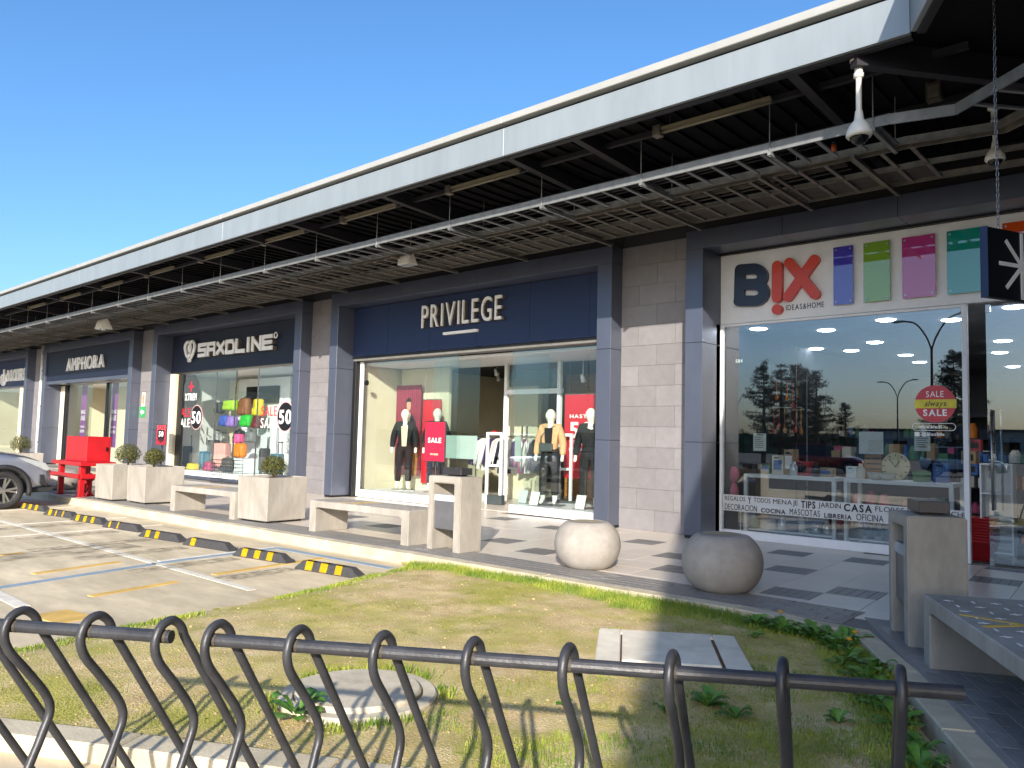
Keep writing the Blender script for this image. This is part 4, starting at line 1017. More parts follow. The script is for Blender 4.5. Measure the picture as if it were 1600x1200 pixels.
def bin_(corner, ang, label):
    t = thing('litter_bin', label, 'litter bin', (corner[0], corner[1], 0), ang, 'concrete litter bins')
    w, dp, h, th = .56, .38, .90, .085
    b = B(); b.prism([(0, 0), (th, 0), (th, h-th), (w-th*1.35, h-th), (w-th*1.35, 0), (w, 0), (w, h), (0, h)], 0, dp, 'y'); bmesh.ops.bevel(b.bm, geom=list(b.bm.edges), offset=.01, segments=2, affect='EDGES'); obj('frame', b, 'concrete_pale', t, local=True)
    b = B(); b.prism([(.03, .26), (.35, .26), (.35, .62), (.03, .68)], th+.004, w-th*1.35-.004, 'x'); bmesh.ops.bevel(b.bm, geom=list(b.bm.edges), offset=.006, segments=1, affect='EDGES'); obj('bucket', b, mat('bin_steel', '#77777b', .45, .5, var=.08), t, local=True)
    b = B(); b.prism([(.02, .60), (.03, .675), (.05, .665), (.04, .6)], th+.006, w-th*1.35-.006, 'x'); obj('bag_rim', b, 'lens', t, local=True)
    b = B(); b.box(.14, .46, .1, .30, h+.018, h+.10, bev=.004); obj('ash_tray', b, mat('tray_steel', '#4b4a4e', .4, .6), t, local=True)
    b = B(); b.box(.2, .4, .14, .26, h-.002, h+.018); obj('tray_foot', b, 'black', t, local=True)
    return t
p = G(666, 858); q = G(714, 866); bin_(p, math.atan2(q[1]-p[1], q[0]-p[0])+.02, 'sunlit concrete litter bin in front of the red sale stand')
bin_((-1.87, 6.42), math.atan2(D[1], D[0]), 'shaded concrete litter bin standing beside the right hand bench')
def planter(corner, ang, label, s_=.76, h=.70):
    t = thing('planter_box', label, 'planter', (corner[0], corner[1], 0), ang, 'square concrete planters')
    b = B(); w = .035
    b.prism([(-s_, 0), (0, 0), (0, s_), (-s_, s_)], .03, h)
    for v in b.bm.verts:
        if v.co.z < .1: v.co.x = -s_/2+(v.co.x+s_/2)*.965; v.co.y = s_/2+(v.co.y-s_/2)*.965
    top = [f for f in b.bm.faces if f.normal.z > .9 or all(v.co.z > h-.01 for v in f.verts)]
    r = bmesh.ops.inset_region(b.bm, faces=top, thickness=.06); bmesh.ops.translate(b.bm, vec=(0, 0, -.05), verts=top[0].verts)
    bmesh.ops.bevel(b.bm, geom=[e for e in b.bm.edges if e.calc_face_angle(0) > .5], offset=.01, segments=1, affect='EDGES'); obj('box', b, 'concrete_pale', t, local=True)
    b = B(); b.box(-s_+.06, -.06, .06, s_-.06, .0, .04); obj('foot', b, 'black', t, local=True)  # recessed foot, coloured black for the shadow beneath the box
    b = B(); b.box(-s_+.065, -.065, .065, s_-.065, h-.08, h-.045); obj('soil', b, 'wood_dark', t, local=True)
    c = Matrix.Rotation(ang, 3, 'Z') @ Vector((-s_/2, s_/2, 0)); return (corner[0]+c.x, corner[1]+c.y, h-.046)
def bush(c, r, hgt, label):
    t = thing('box_bush', label, 'bush', c, 0, 'clipped bushes in planters')
    b = B()
    for k in range(6):
        a = random.random()*6.28; rr = random.uniform(.2, .6)*r
        b.tube([(0, 0, -.01), (rr*.4*math.cos(a), rr*.4*math.sin(a), hgt*.3), (rr*math.cos(a), rr*math.sin(a), hgt*.7)], [.012, .008, .004], 5)
    obj('stems', b, 'twig', t, local=True)
    vs, fs = [], []
    cz = hgt-r*.93
    lob = [(random.gauss(0, .35), random.gauss(0, .35), random.gauss(0, .3)) for _ in range(9)]
    n = 0
    while n < 2600:
        v = np.array([random.gauss(0, 1) for _ in range(3)]); v /= np.linalg.norm(v)
        rad = random.random()**.28
        bump_ = 1+.12*mn.noise(tuple(v*2.4+c[0]))+.07*mn.noise(tuple(v*6+c[0]))
        p = v*rad*r*bump_; p[2] = p[2]*.95+cz
        if p[2] < .07 or (p[2] < .14 and random.random() < .5): continue
        nrm = v+np.array([random.gauss(0, .6) for _ in range(3)]); nrm /= np.linalg.norm(nrm)
        a = np.cross(nrm, [random.gauss(0, 1) for _ in range(3)]); a /= np.linalg.norm(a); q = np.cross(nrm, a); L = random.uniform(.009, .017); o = len(vs)
        vs += [tuple(p-a*L), tuple(p+q*L*.55+nrm*.002), tuple(p+a*L), tuple(p-q*L*.55+nrm*.002)]; fs.append((o, o+1, o+2, o+3)); n += 1
    me = bpy.data.meshes.new('foliage'); me.from_pydata(vs, [], fs); obj('foliage', me, 'leaf', t, local=True)
c = planter(G(416, 819), math.radians(6), 'square concrete planter nearest the camera, right of the middle bench'); bush((c[0], c[1], c[2]), .20, .37, 'round clipped bush in the planter nearest the camera')
c = planter(G(224, 789), math.radians(1), 'square concrete planter left of the middle bench'); bush((c[0], c[1]-.05, c[2]), .19, .38, 'sparser clipped bush in the planter below the small red sale sign')
c = planter(G(173, 784), math.radians(2), 'square concrete planter next to the red bench'); bush((c[0]+.15, c[1], c[2]), .24, .45, 'round clipped bush in the planter beside the red box')
c = planter((-23.4, 6.6), math.radians(2), 'square concrete planter mostly hidden behind the parked car'); bush((c[0]-.2, c[1], c[2]), .26, .5, 'clipped bush showing above the bonnet of the parked car')
def ball(c, R, hgt, label):
    t = thing('ball_bollard', label, 'bollard', (c[0], c[1], 0), 0, 'squat concrete ball bollards')
    prof = [(0, .0), (R*.52, 0)]
    a0 = math.asin(min(1, .92)); zc = hgt*.5
    for a in np.linspace(-1.02, .98, 18): prof.append((R*math.cos(a)**.75, zc+hgt*.5*math.sin(a)/math.sin(1.02)*.985))
    prof += [(R*.5, hgt), (R*.48, hgt-.008), (0, hgt-.008)]
    b = B(); b.lathe(prof, 40); obj('body', b, 'concrete', t, local=True, smooth=True)
    b = B(); b.lathe([(0, hgt-.012), (R*.475, hgt-.012), (R*.475, hgt-.004), (0, hgt-.004)], 32); obj('top_disc', b, mat('ball_top', '#9a9078', .8, var=.12), t, local=True)
def bc_(px, py, R):
    p = G(px, py); d = p[:2]/np.linalg.norm(p[:2]); return p[:2]+d*R*.55
ball(bc_(917, 891, .36), .36, .50, 'sunlit concrete ball bollard before the clothing shop')
ball(bc_(1128, 928, .375), .375, .525, 'shaded concrete ball bollard in front of the white framed window')
ball((-19.35, 6.5), .42, .44, 'dark concrete ball bollard behind the red bench')
# wheel stops
def wheel_stop(a, c, label, patches):
    a = np.array(a); c = np.array(c); ang = math.atan2(c[1]-a[1], c[0]-a[0]); L = .98
    t = thing('wheel_stop', label, 'wheel stop', (a[0], a[1], ZP), ang, 'rubber wheel stops')
    b = B(); P = []
    for x, hh in ((0, .018), (.10, .10), (L-.14, .10), (L, .018)):
        P.append([b.bm.verts.new((x, y, z)) for y, z in ((-.075, 0), (-.045 if hh > .05 else -.07, hh), (.045 if hh > .05 else .07, hh), (.075, 0))])
    for r0, r1 in zip(P[:-1], P[1:]):
        for k in range(4): b.bm.faces.new((r0[k], r0[(k+1) % 4], r1[(k+1) % 4], r1[k]))
    b.bm.faces.new(P[0]); b.bm.faces.new(P[-1]); bmesh.ops.recalc_face_normals(b.bm, faces=b.bm.faces); bmesh.ops.bevel(b.bm, geom=list(b.bm.edges), offset=.006, segments=1, affect='EDGES')
    obj('body', b, 'rubber', t, local=True)
    for x, f_ in zip((.17, .40, .63), patches):
        if not f_: continue
        w = .10*f_
        b = B(); s0 = [(-.0725, .012), (-.0475, .094), (-.045, .1035), (.02, .1035)]
        V_ = [[b.bm.verts.new((xx, y-.0035 if k < 2 else y, z)) for k, (y, z) in enumerate(s0)] for xx in (x, x+w)]
        for k in range(3): b.bm.faces.new((V_[0][k], V_[1][k], V_[1][k+1], V_[0][k+1]))
        bmesh.ops.solidify(b.bm, geom=list(b.bm.faces), thickness=-.002); obj('reflector_patch', b, 'stop_yellow', t, local=True)
ord_ = ['first wheel stop, beside the front tyre of the parked car', 'second wheel stop from the parked car, two patches worn small', 'third wheel stop from the parked car, three yellow patches', 'fourth wheel stop from the parked car, patches nearly worn off', 'fifth wheel stop from the parked car, two yellow patches', 'sixth wheel stop from the parked car, one yellow patch', 'seventh wheel stop, on the blue and white corner, three bright patches', 'nearest wheel stop, its end touching the lawn']
pt = [(1, 1, 1), (1, .4, .4), (1, .9, .9), (.5, .35, 0), (1, .9, 0), (1, 0, 0), (1, 1, 1), (1.1, 1.1, 1)]
for k, (a, c) in enumerate((((27, 794), (67, 801)), ((66.7, 804), (110, 810)), ((108.7, 813), (159.7, 819.7)), ((159, 823.5), (216, 831.7)), ((215, 838), (281, 844.5)), ((284, 851), (359, 861.7)), ((362, 868), (447, 881)), ((459, 888.7), (545, 896)))):
    A = Gp(*a); C_ = Gp(*c); A = A+np.array([0, .07, 0]); ang = math.radians(8); wheel_stop(A, A+np.array([math.cos(ang), math.sin(ang), 0]), ord_[k], pt[k])
# concrete covers in the lawn
t = thing('round_cover', 'round concrete manhole ring and lid set in the dry lawn', 'manhole', (MHc[0], MHc[1], -.113))
b = B(); b.lathe([(0, -.1), (MHr, -.1), (MHr, .065), (MHr-.012, .078), (MHr-.075, .078), (MHr-.08, .07), (MHr-.08, -.1)], 48); obj('ring', b, mat('cover_concrete', '#c9bfab', .9, var=.12, scale=9, bump=.25, bscale=70, stain=.2), t, local=True)
b = B(); b.lathe([(0, -.05), (MHr-.088, -.05), (MHr-.088, .088), (MHr-.1, .1), (0, .1)], 48); obj('lid', b, 'cover_concrete', t, local=True)
sc_ = SL.mean(0); sa_ = math.atan2(SL[3][1]-SL[0][1], SL[3][0]-SL[0][0]); t = thing('access_slab', 'square concrete access slab with a lifting lid, half in shade', 'slab', (sc_[0], sc_[1], -.09), sa_)
loc_ = [Matrix.Rotation(-sa_, 2) @ Vector(tuple(p-sc_)) for p in SL]; hw = sum(abs(v.x) for v in loc_)/4; hd = sum(abs(v.y) for v in loc_)/4
b = B(); g = .1
for bx_ in ((-hw, -hw+.16, -hd, hd), (hw-.16, hw, -hd, hd), (-hw+.1605, hw-.1605, -hd, -hd+.13), (-hw+.1605, hw-.1605, hd-.10, hd)): b.box(*bx_, -.1, .062-random.uniform(0, .001), bev=.008)
obj('frame', b, 'slab_concrete', t, local=True)
b = B(); b.box(-hw+.02, hw-.02, -hd+.02, hd-.02, -.12, .045); obj('gap_shade', b, 'wood_dark', t, local=True)  # dark base added so the gaps round the lid look shaded
b = B(); b.box(-hw+.172, hw-.19, -hd+.142, hd-.108, -.1, .07, bev=.006); obj('lid', b, 'slab_concrete', t, local=True)
# ------------------------------------------------------------------ bicycle rack
zb_ = .80
bd = np.array([.866, .500]); bd /= np.linalg.norm(bd); ld = np.array([-math.sin(math.radians(19)), math.cos(math.radians(19))])
def bar_pt(px, py): return G(px, py, zb_)[:2]
A0 = bar_pt(463, 1009); 
def on_bar(px):
    best = None
    for s_ in np.arange(-2.5, 2.2, .002):
        q = A0+bd*s_; v = _R.T @ (np.array([q[0], q[1], zb_])-CAM); xx = CX+F*v[0]/v[2] if v[2] > .05 else 1e9
        if best is None or abs(xx-px) < best[0]: best = (abs(xx-px), s_)
    return best[1]
bdv = (G(1500, 1081, zb_)[:2]-G(30, 977, zb_)[:2]); bd = bdv/np.linalg.norm(bdv)
def rack(label, s0, s1, loops, rusty=None):
    o = A0+bd*s0; t = thing('bicycle_rack', label, 'bike rack', (o[0], o[1], ZP), 0, 'bicycle racks along the kerb')
    z0 = zb_
    b = B(); b.tube([(A0[0]+bd[0]*s0, A0[1]+bd[1]*s0, z0), (A0[0]+bd[0]*s1, A0[1]+bd[1]*s1, z0)], .0175, 16); obj('top_bar', b, 'rack_paint', t, smooth=False)
    prof = [(.02, ZP), (.02, .02), (.045, .30), (.105, .46), (.128, .525), (.110, .58), (.045, .665), (-.012, .735), (-.028, .785), (-.012, .826), (.025, .8385), (.058, .818), (.075, .785)]
    prof2 = [(.075, .785), (.36, .36), (.62, -.03), (.66, ZP)]
    for s_ in loops:
        c = A0+bd*s_; P3 = [(c[0]+ld[0]*u, c[1]+ld[1]*u, z) for u, z in curve(prof, 5)] + [(c[0]+ld[0]*u, c[1]+ld[1]*u, z) for u, z in prof2[1:]]
        b = B(); b.tube(P3, .0125, 10); obj('loop', b, 'rack_paint', t, smooth=True)
        b = B(); w_ = [(c[0]+bd[0]*k, c[1]+bd[1]*k, z0) for k in (-.014, .014)]; b.tube(w_, .0185, 12); obj('weld', b, 'cable_brown', t)
    b = B(); q0 = A0+bd*(s0+.02)+ld*.02; q1 = A0+bd*(s1-.02)+ld*.02; b.tube([(q0[0], q0[1], ZP+.02), (q1[0], q1[1], ZP+.02)], .016, 10); obj('ground_bar', b, 'rack_paint', t)
    if rusty is not None:
        c = A0+bd*rusty; b = B(); b.tube([(c[0]-bd[0]*.03, c[1]-bd[1]*.03, z0), (c[0]-bd[0]*.012, c[1]-bd[1]*.012, z0)], .0172, 12); obj('rust_patch', b, 'rust', t)
sl = [on_bar(x) for x in (22, 140, 255)]
rack('left bicycle rack of bent grey tubes, running out of the left edge', sl[0]-.75, on_bar(268), [sl[0]-.6, sl[0]-.4, sl[0]-.2]+sl)
sl = [on_bar(x) for x in (333, 460, 592, 735, 884, 1048, 1222, 1408)]
rack('right bicycle rack of bent grey tubes with a rust spot, in front of the lawn', on_bar(336), on_bar(1504), sl, on_bar(1046))

# ------------------------------------------------------------------ red bench frame with red box
t = thing('red_bench', 'red painted steel bench frame beside the parked car', 'bench', (-18.1, 6.04, 0))
for x, y in ((-18.1, 6.04), (-16.97, 6.04), (-18.1, 6.55), (-16.97, 6.55)):
    b = B(); b.box(x-.05, x+.05, y-.05, y+.05, 0, .62, bev=.006); obj('leg', b, 'red_gloss', t)
    b = B(); b.box(x-.09, x+.09, y-.09, y+.09, 0.003, .012); obj('foot_plate', b, 'red_gloss', t)
b = B(); b.box(-18.45, -16.83, 5.95, 6.64, .622, .70, bev=.006); obj('seat', b, 'red_gloss', t)
b = B(); b.box(-18.5, -16.9, 5.93, 5.985, .37, .46, bev=.006); obj('rail', b, 'red_gloss', t); b = B(); b.box(-16.915, -16.865, 5.99, 6.6, .37, .46, bev=.006); obj('rail', b, 'red_gloss', t)
b = B(); b.lathe([(0, 0), (.1, 0), (.08, .03), (.05, .06), (.05, .3), (.09, .32), (.09, .36), (.05, .38), (.04, .46), (0, .46)], 14, (-17.25, 6.3, 0)); obj('hydrant_foot', b, 'red_gloss', t, smooth=True)
t = thing('red_box', 'large glossy red steel box standing on the red bench', 'box', (-17.6, 6.4, .7))
b = B(); b.box(-18.25, -17.1, 6.15, 6.62, .702, 1.21, bev=.006); obj('cabinet', b, 'red_gloss', t); b = B(); b.box(-17.098, -17.092, 6.19, 6.58, .74, 1.17); obj('door', b, 'red_gloss', t); b = B(); b.box(-17.09, -17.07, 6.52, 6.55, .92, 1.0); obj('latch', b, 'black', t)
# ------------------------------------------------------------------ parked car
def make_car(name, label, loc, rz, paint, full=True):
    t = thing(name, label, 'car', loc, rz, None)
    # local: +x = forward, y = left, z up; wheel base centred
    st = [(-2.2, .55, .86, .76, .98), (-2.15, .36, 1.0, .84, 1.02), (-1.95, .30, 1.04, .88, 1.04), (-1.2, .24, 1.04, .90, 1.06), (0, .22, 1.02, .90, 1.06), (.8, .24, 1.0, .90, 1.05), (1.1, .25, .99, .90, 1.04), (1.5, .27, .95, .89, 1.0), (1.85, .29, .89, .86, .93), (2.05, .32, .80, .80, .84), (2.16, .38, .70, .70, .74), (2.2, .46, .62, .58, .66)]
    b = B(); rings = []
    for x, zb0, zs, hw_, zt in st:
        pts = [(0, zb0), (hw_*.8, zb0), (hw_*.97, zb0+.08), (hw_, zb0+(zs-zb0)*.45), (hw_*.985, zs-.1), (hw_*.95, zs-.02), (hw_*.86, zs+.02), (hw_*.5, zt+.02), (0, zt+.03)]
        rings.append([b.bm.verts.new((x, -y, z)) for y, z in pts[::-1]]+[b.bm.verts.new((x, y, z)) for y, z in pts[1:-1]])
    n = len(rings[0])
    for r0, r1 in zip(rings[:-1], rings[1:]):
        for k in range(n): b.bm.faces.new((r0[k], r0[(k+1) % n], r1[(k+1) % n], r1[k]))
    b.bm.faces.new(rings[0]); b.bm.faces.new(rings[-1]); bmesh.ops.recalc_face_normals(b.bm, faces=b.bm.faces)
    body = obj('body', b, paint, t, local=True, smooth=True); sub = body.modifiers.new('sub', 'SUBSURF'); sub.levels = 2; sub.render_levels = 2
    # wheel wells cut by boolean
    cb = B()
    for wx in (1.33, -1.33):
        cb.lathe([(0, -1.2), (.40, -1.2), (.40, -.5), (0, -.5)], 32, (0, 0, 0), Matrix.Translation((wx, 0, .345)) @ Matrix.Rotation(math.pi/2, 4, 'X'))
        cb.lathe([(0, .5), (.40, .5), (.40, 1.2), (0, 1.2)], 32, (0, 0, 0), Matrix.Translation((wx, 0, .345)) @ Matrix.Rotation(math.pi/2, 4, 'X'))
    cm = cb.mesh('wells'); co = bpy.data.objects.new('wells', cm); COL.objects.link(co); co.location = loc; co.rotation_euler = (0, 0, rz)
    bo = body.modifiers.new('cut', 'BOOLEAN'); bo.object = co; bo.operation = 'DIFFERENCE'; bo.solver = 'EXACT'
    bpy.context.view_layer.update(); dg = bpy.context.evaluated_depsgraph_get(); nm_ = bpy.data.meshes.new_from_object(body.evaluated_get(dg)); body.modifiers.clear(); body.data = nm_
    bpy.data.objects.remove(co)
    if not nm_.materials: nm_.materials.append(MATS[paint])
    # cabin
    cab = [(-2.05, 1.0, .74, 1.0), (-1.85, 1.0, .80, 1.45), (-1.5, 1.0, .84, 1.62), (-.6, 1.0, .86, 1.68), (.1, 1.0, .86, 1.66), (.45, 1.0, .85, 1.55), (1.25, .98, .80, .99)]
    b = B(); rings = []
    for x, z0, hw_, zt in cab:
        tw = hw_-.2*(zt-z0)
        pts = [(0, z0), (hw_, z0), (tw+.02, zt-.07), (tw-.08, zt), (0, zt+.02)]
        rings.append([b.bm.verts.new((x, -y, z)) for y, z in pts[::-1]]+[b.bm.verts.new((x, y, z)) for y, z in pts[1:-1]])
    n = len(rings[0])
    for r0, r1 in zip(rings[:-1], rings[1:]):
        for k in range(n): b.bm.faces.new((r0[k], r0[(k+1) % n], r1[(k+1) % n], r1[k]))
    b.bm.faces.new(rings[0]); b.bm.faces.new(rings[-1]); bmesh.ops.recalc_face_normals(b.bm, faces=b.bm.faces); obj('windows', b, 'car_glass', t, local=True, smooth=False)
    b = B(); b.box(-1.8, .3, -.66, .66, 1.63, 1.70, bev=.03, seg=2); obj('roof', b, paint, t, local=True)
    for wx in (1.33, -1.33):
        for sy in (-1, 1):
            M = Matrix.Translation((wx, sy*.80, .345)) @ Matrix.Rotation(-sy*math.pi/2, 4, 'X')       # local z outwards
            b = B(); b.lathe([(.235, -.10), (.30, -.11), (.335, -.095), (.345, -.05), (.345, .05), (.335, .085), (.30, .10), (.24, .095), (.235, .08)], 40, (0, 0, 0), M); wh = obj('wheel', b, 'tyre', t, local=True, smooth=True)
            b = B(); b.lathe([(.236, .085), (.225, .09), (.215, .06), (.21, -.08)], 40, (0, 0, 0), M)
            for k in range(5):
                for dd in (-.13, .13):
                    a = 2*math.pi*k/5; p0 = (.05*math.cos(a+dd), .05*math.sin(a+dd)); p1 = (.222*math.cos(a+dd*1.3), .222*math.sin(a+dd*1.3)); nx, ny = -math.sin(a)*.017, math.cos(a)*.017
                    b.prism([(p0[0]+nx, p0[1]+ny), (p0[0]-nx, p0[1]-ny), (p1[0]-nx, p1[1]-ny), (p1[0]+nx, p1[1]+ny)], .045, .078+dd*.01, 'z', M)
            b.lathe([(0, .085), (.05, .08), (.055, .05)], 16, (0, 0, 0), M); obj('rim', b, 'alloy', wh, local=True)
            b = B(); b.lathe([(0, -.02), (.2, -.02)], 24, (0, 0, 0), M); obj('brake_disc', b, 'car_trim', wh, local=True)
            # arch trim
            b = B(); pts = [(wx+.425*math.cos(a), sy*.885, .345+.425*math.sin(a)) for a in np.linspace(-.25, math.pi+.25, 22)]; b.tube(pts, .045, 6); obj('arch_trim', b, 'car_trim', t, local=True, smooth=True)
    for sy in (-1, 1):
        b = B(); b.prism([(2.10, .70), (2.0, .82), (1.62, .93), (1.5, .93), (1.66, .84), (1.85, .76), (2.02, .68)], sy*.66, sy*.905, 'y')
        for v in b.bm.verts:
            f_ = (v.co.x-1.5)/.6; v.co.y -= sy*max(0, f_)**2*.13; v.co.x += .02; v.co.z += .012
        obj('headlight', b, 'lens', t, local=True)
        b = B(); b.prism([(2.06, .40), (2.0, .62), (1.93, .62), (1.95, .44)], sy*.70, sy*.845, 'y'); obj('fog_recess', b, 'car_trim', t, local=True)
    b = B(); b.box(2.08, 2.22, -.5, .5, .56, .7, bev=.02, seg=2); obj('grille', b, 'car_trim', t, local=True)
    b = B(); b.prism([(2.14, .30), (2.22, .40), (1.6, .34), (1.6, .28)], -.82, .82, 'y'); bmesh.ops.bevel(b.bm, geom=list(b.bm.edges), offset=.012, segments=1, affect='EDGES'); obj('bumper_lip', b, 'car_trim', t, local=True)
    for sy in (-1, 1):
        b = B(); b.box(-.9, .92, sy*.885-.02, sy*.885+.02, .3, .42, bev=.015); obj('sill_trim', b, 'car_trim', t, local=True)
    return t
make_car('parked_car', 'silver parked car at the left edge, its nose towards the kerb', (-17.27, 3.19, ZP), math.pi/2, 'car_paint')
# cars that show only as reflections in the right hand window
make_car('parked_car', 'red parked car seen reflected in the housewares shop window', (-17.5, -26.0, ZP), math.radians(-20), 'car_red')
make_car('parked_car', 'white parked car seen reflected in the housewares shop window', (-11.0, -30.0, ZP), math.radians(-15), mat('car_white', '#c9cacb', .25, .1, var=.02, coat=.8))

# ------------------------------------------------------------------ signs on posts and walls
def poster_stand(c, w, h, z0, label, lines, m='sale_red', post=True, yaw=0):
    t = thing('sale_stand', label, 'sign', (c[0], c[1], 0), yaw)
    b = B(); b.box(-w/2-.02, w/2+.02, -.012, .012, z0-.02, z0+h+.02, bev=.004); obj('frame', b, mat('frame_dark', '#3d2c34', .4), t, local=True)
    b = B(); b.box(-w/2, w/2, -.015, -.0122, z0, z0+h); obj('sheet', b, m, t, local=True)
    if post:
        b = B(); b.tube([(0, .03, .012), (0, .03, z0+h*.4)], .018, 10); obj('post', b, 'black', t, local=True, smooth=True)
        b = B(); b.lathe([(0, 0), (.2, 0), (.2, .012), (.03, .02), (0, .02)], 24, (0, .03, .001)); obj('base', b, 'black', t, local=True)
    for s_, x, z, hh, ww, mm, bo in lines:
        o = text(s_, (x, -.016, z), hh, mm, None, width=ww, name='lettering', center=True, bold=bo, depth=.002); o.parent = t; o.location = (0, 0, 0)
    return t
p = W(680, 690, 9.4); k = pxm(p)
poster_stand(p, 43*k*1.02, 60*k, p[2]-30*k, 'red sale poster on a stand behind the sunlit litter bin', [('SALE', 0, p[2]-1.5*k, .085, .34, 'white_letter', 1), ('PRIVILEGE', 0, p[2]-21*k, .03, .2, 'cloth_cream', 1)])
p = W(252.5, 679.5, 10.2); k = pxm(p)
t = poster_stand(p, 25*k*1.25, 30*k, p[2]-15*k, 'small red sale sign on a stand before the luggage shop pillar', [('SALE', 0, p[2]+8*k, .13, .55, mat('pale_red', '#e0565c', .5), 1), ('SALE', 0, p[2]-14*k, .13, .55, 'bag_maroon', 1), ('50', 0, p[2]-2.5*k, .15, .3, 'white_letter', 1)])
b = B(); b.lathe([(0, 0), (.24, 0), (.24, .0015), (0, .0015)], 24, (0, 0, 0), Matrix.Translation((0, -.0152, p[2]+.5*k)) @ Matrix.Rotation(math.pi/2, 4, 'X')); obj('disc', b, 'black', t, local=True)
p = W(223, 634, YW-.01); t = thing('exit_sign', 'small white and green safety signs fixed to the stone pier', 'sign', tuple(p))
b = B(); b.box(-.09, .13, 0, .008, -.02, .42); obj('upper_plate', b, mat('plate_cream', '#e6d9c4', .5), t, local=True); b = B(); b.box(-.2, .2, -.002, .008, -.36, -.03); obj('lower_plate', b, mat('exit_green', '#2f9a57', .5), t, local=True)
b = B(); b.prism([(-.14, -.2), (-.02, -.1), (-.02, -.16), (.12, -.16), (.12, -.24), (-.02, -.24), (-.02, -.3)], -.004, -.0021, 'y'); obj('arrow', b, 'white_letter', t, local=True); b = B(); b.box(-.05, .09, -.002, -.0005, .06, .34); obj('pictogram', b, mat('sign_salmon', '#d98a70', .5), t, local=True)
t = thing('downpipe', 'thin white downpipe on the left hand stone pier', 'pipe', (-34.4, YW-.05, 0)); b = B(); b.tube([(0, 0, .0), (0, 0, 4.6)], .05, 10); obj('pipe', b, 'white_paint', t, local=True, smooth=True)
for z in (.8, 2.2, 3.6):
    b = B(); b.box(-.07, .07, -.02, .05, z, z+.04); obj('clip', b, 'galv', t, local=True)
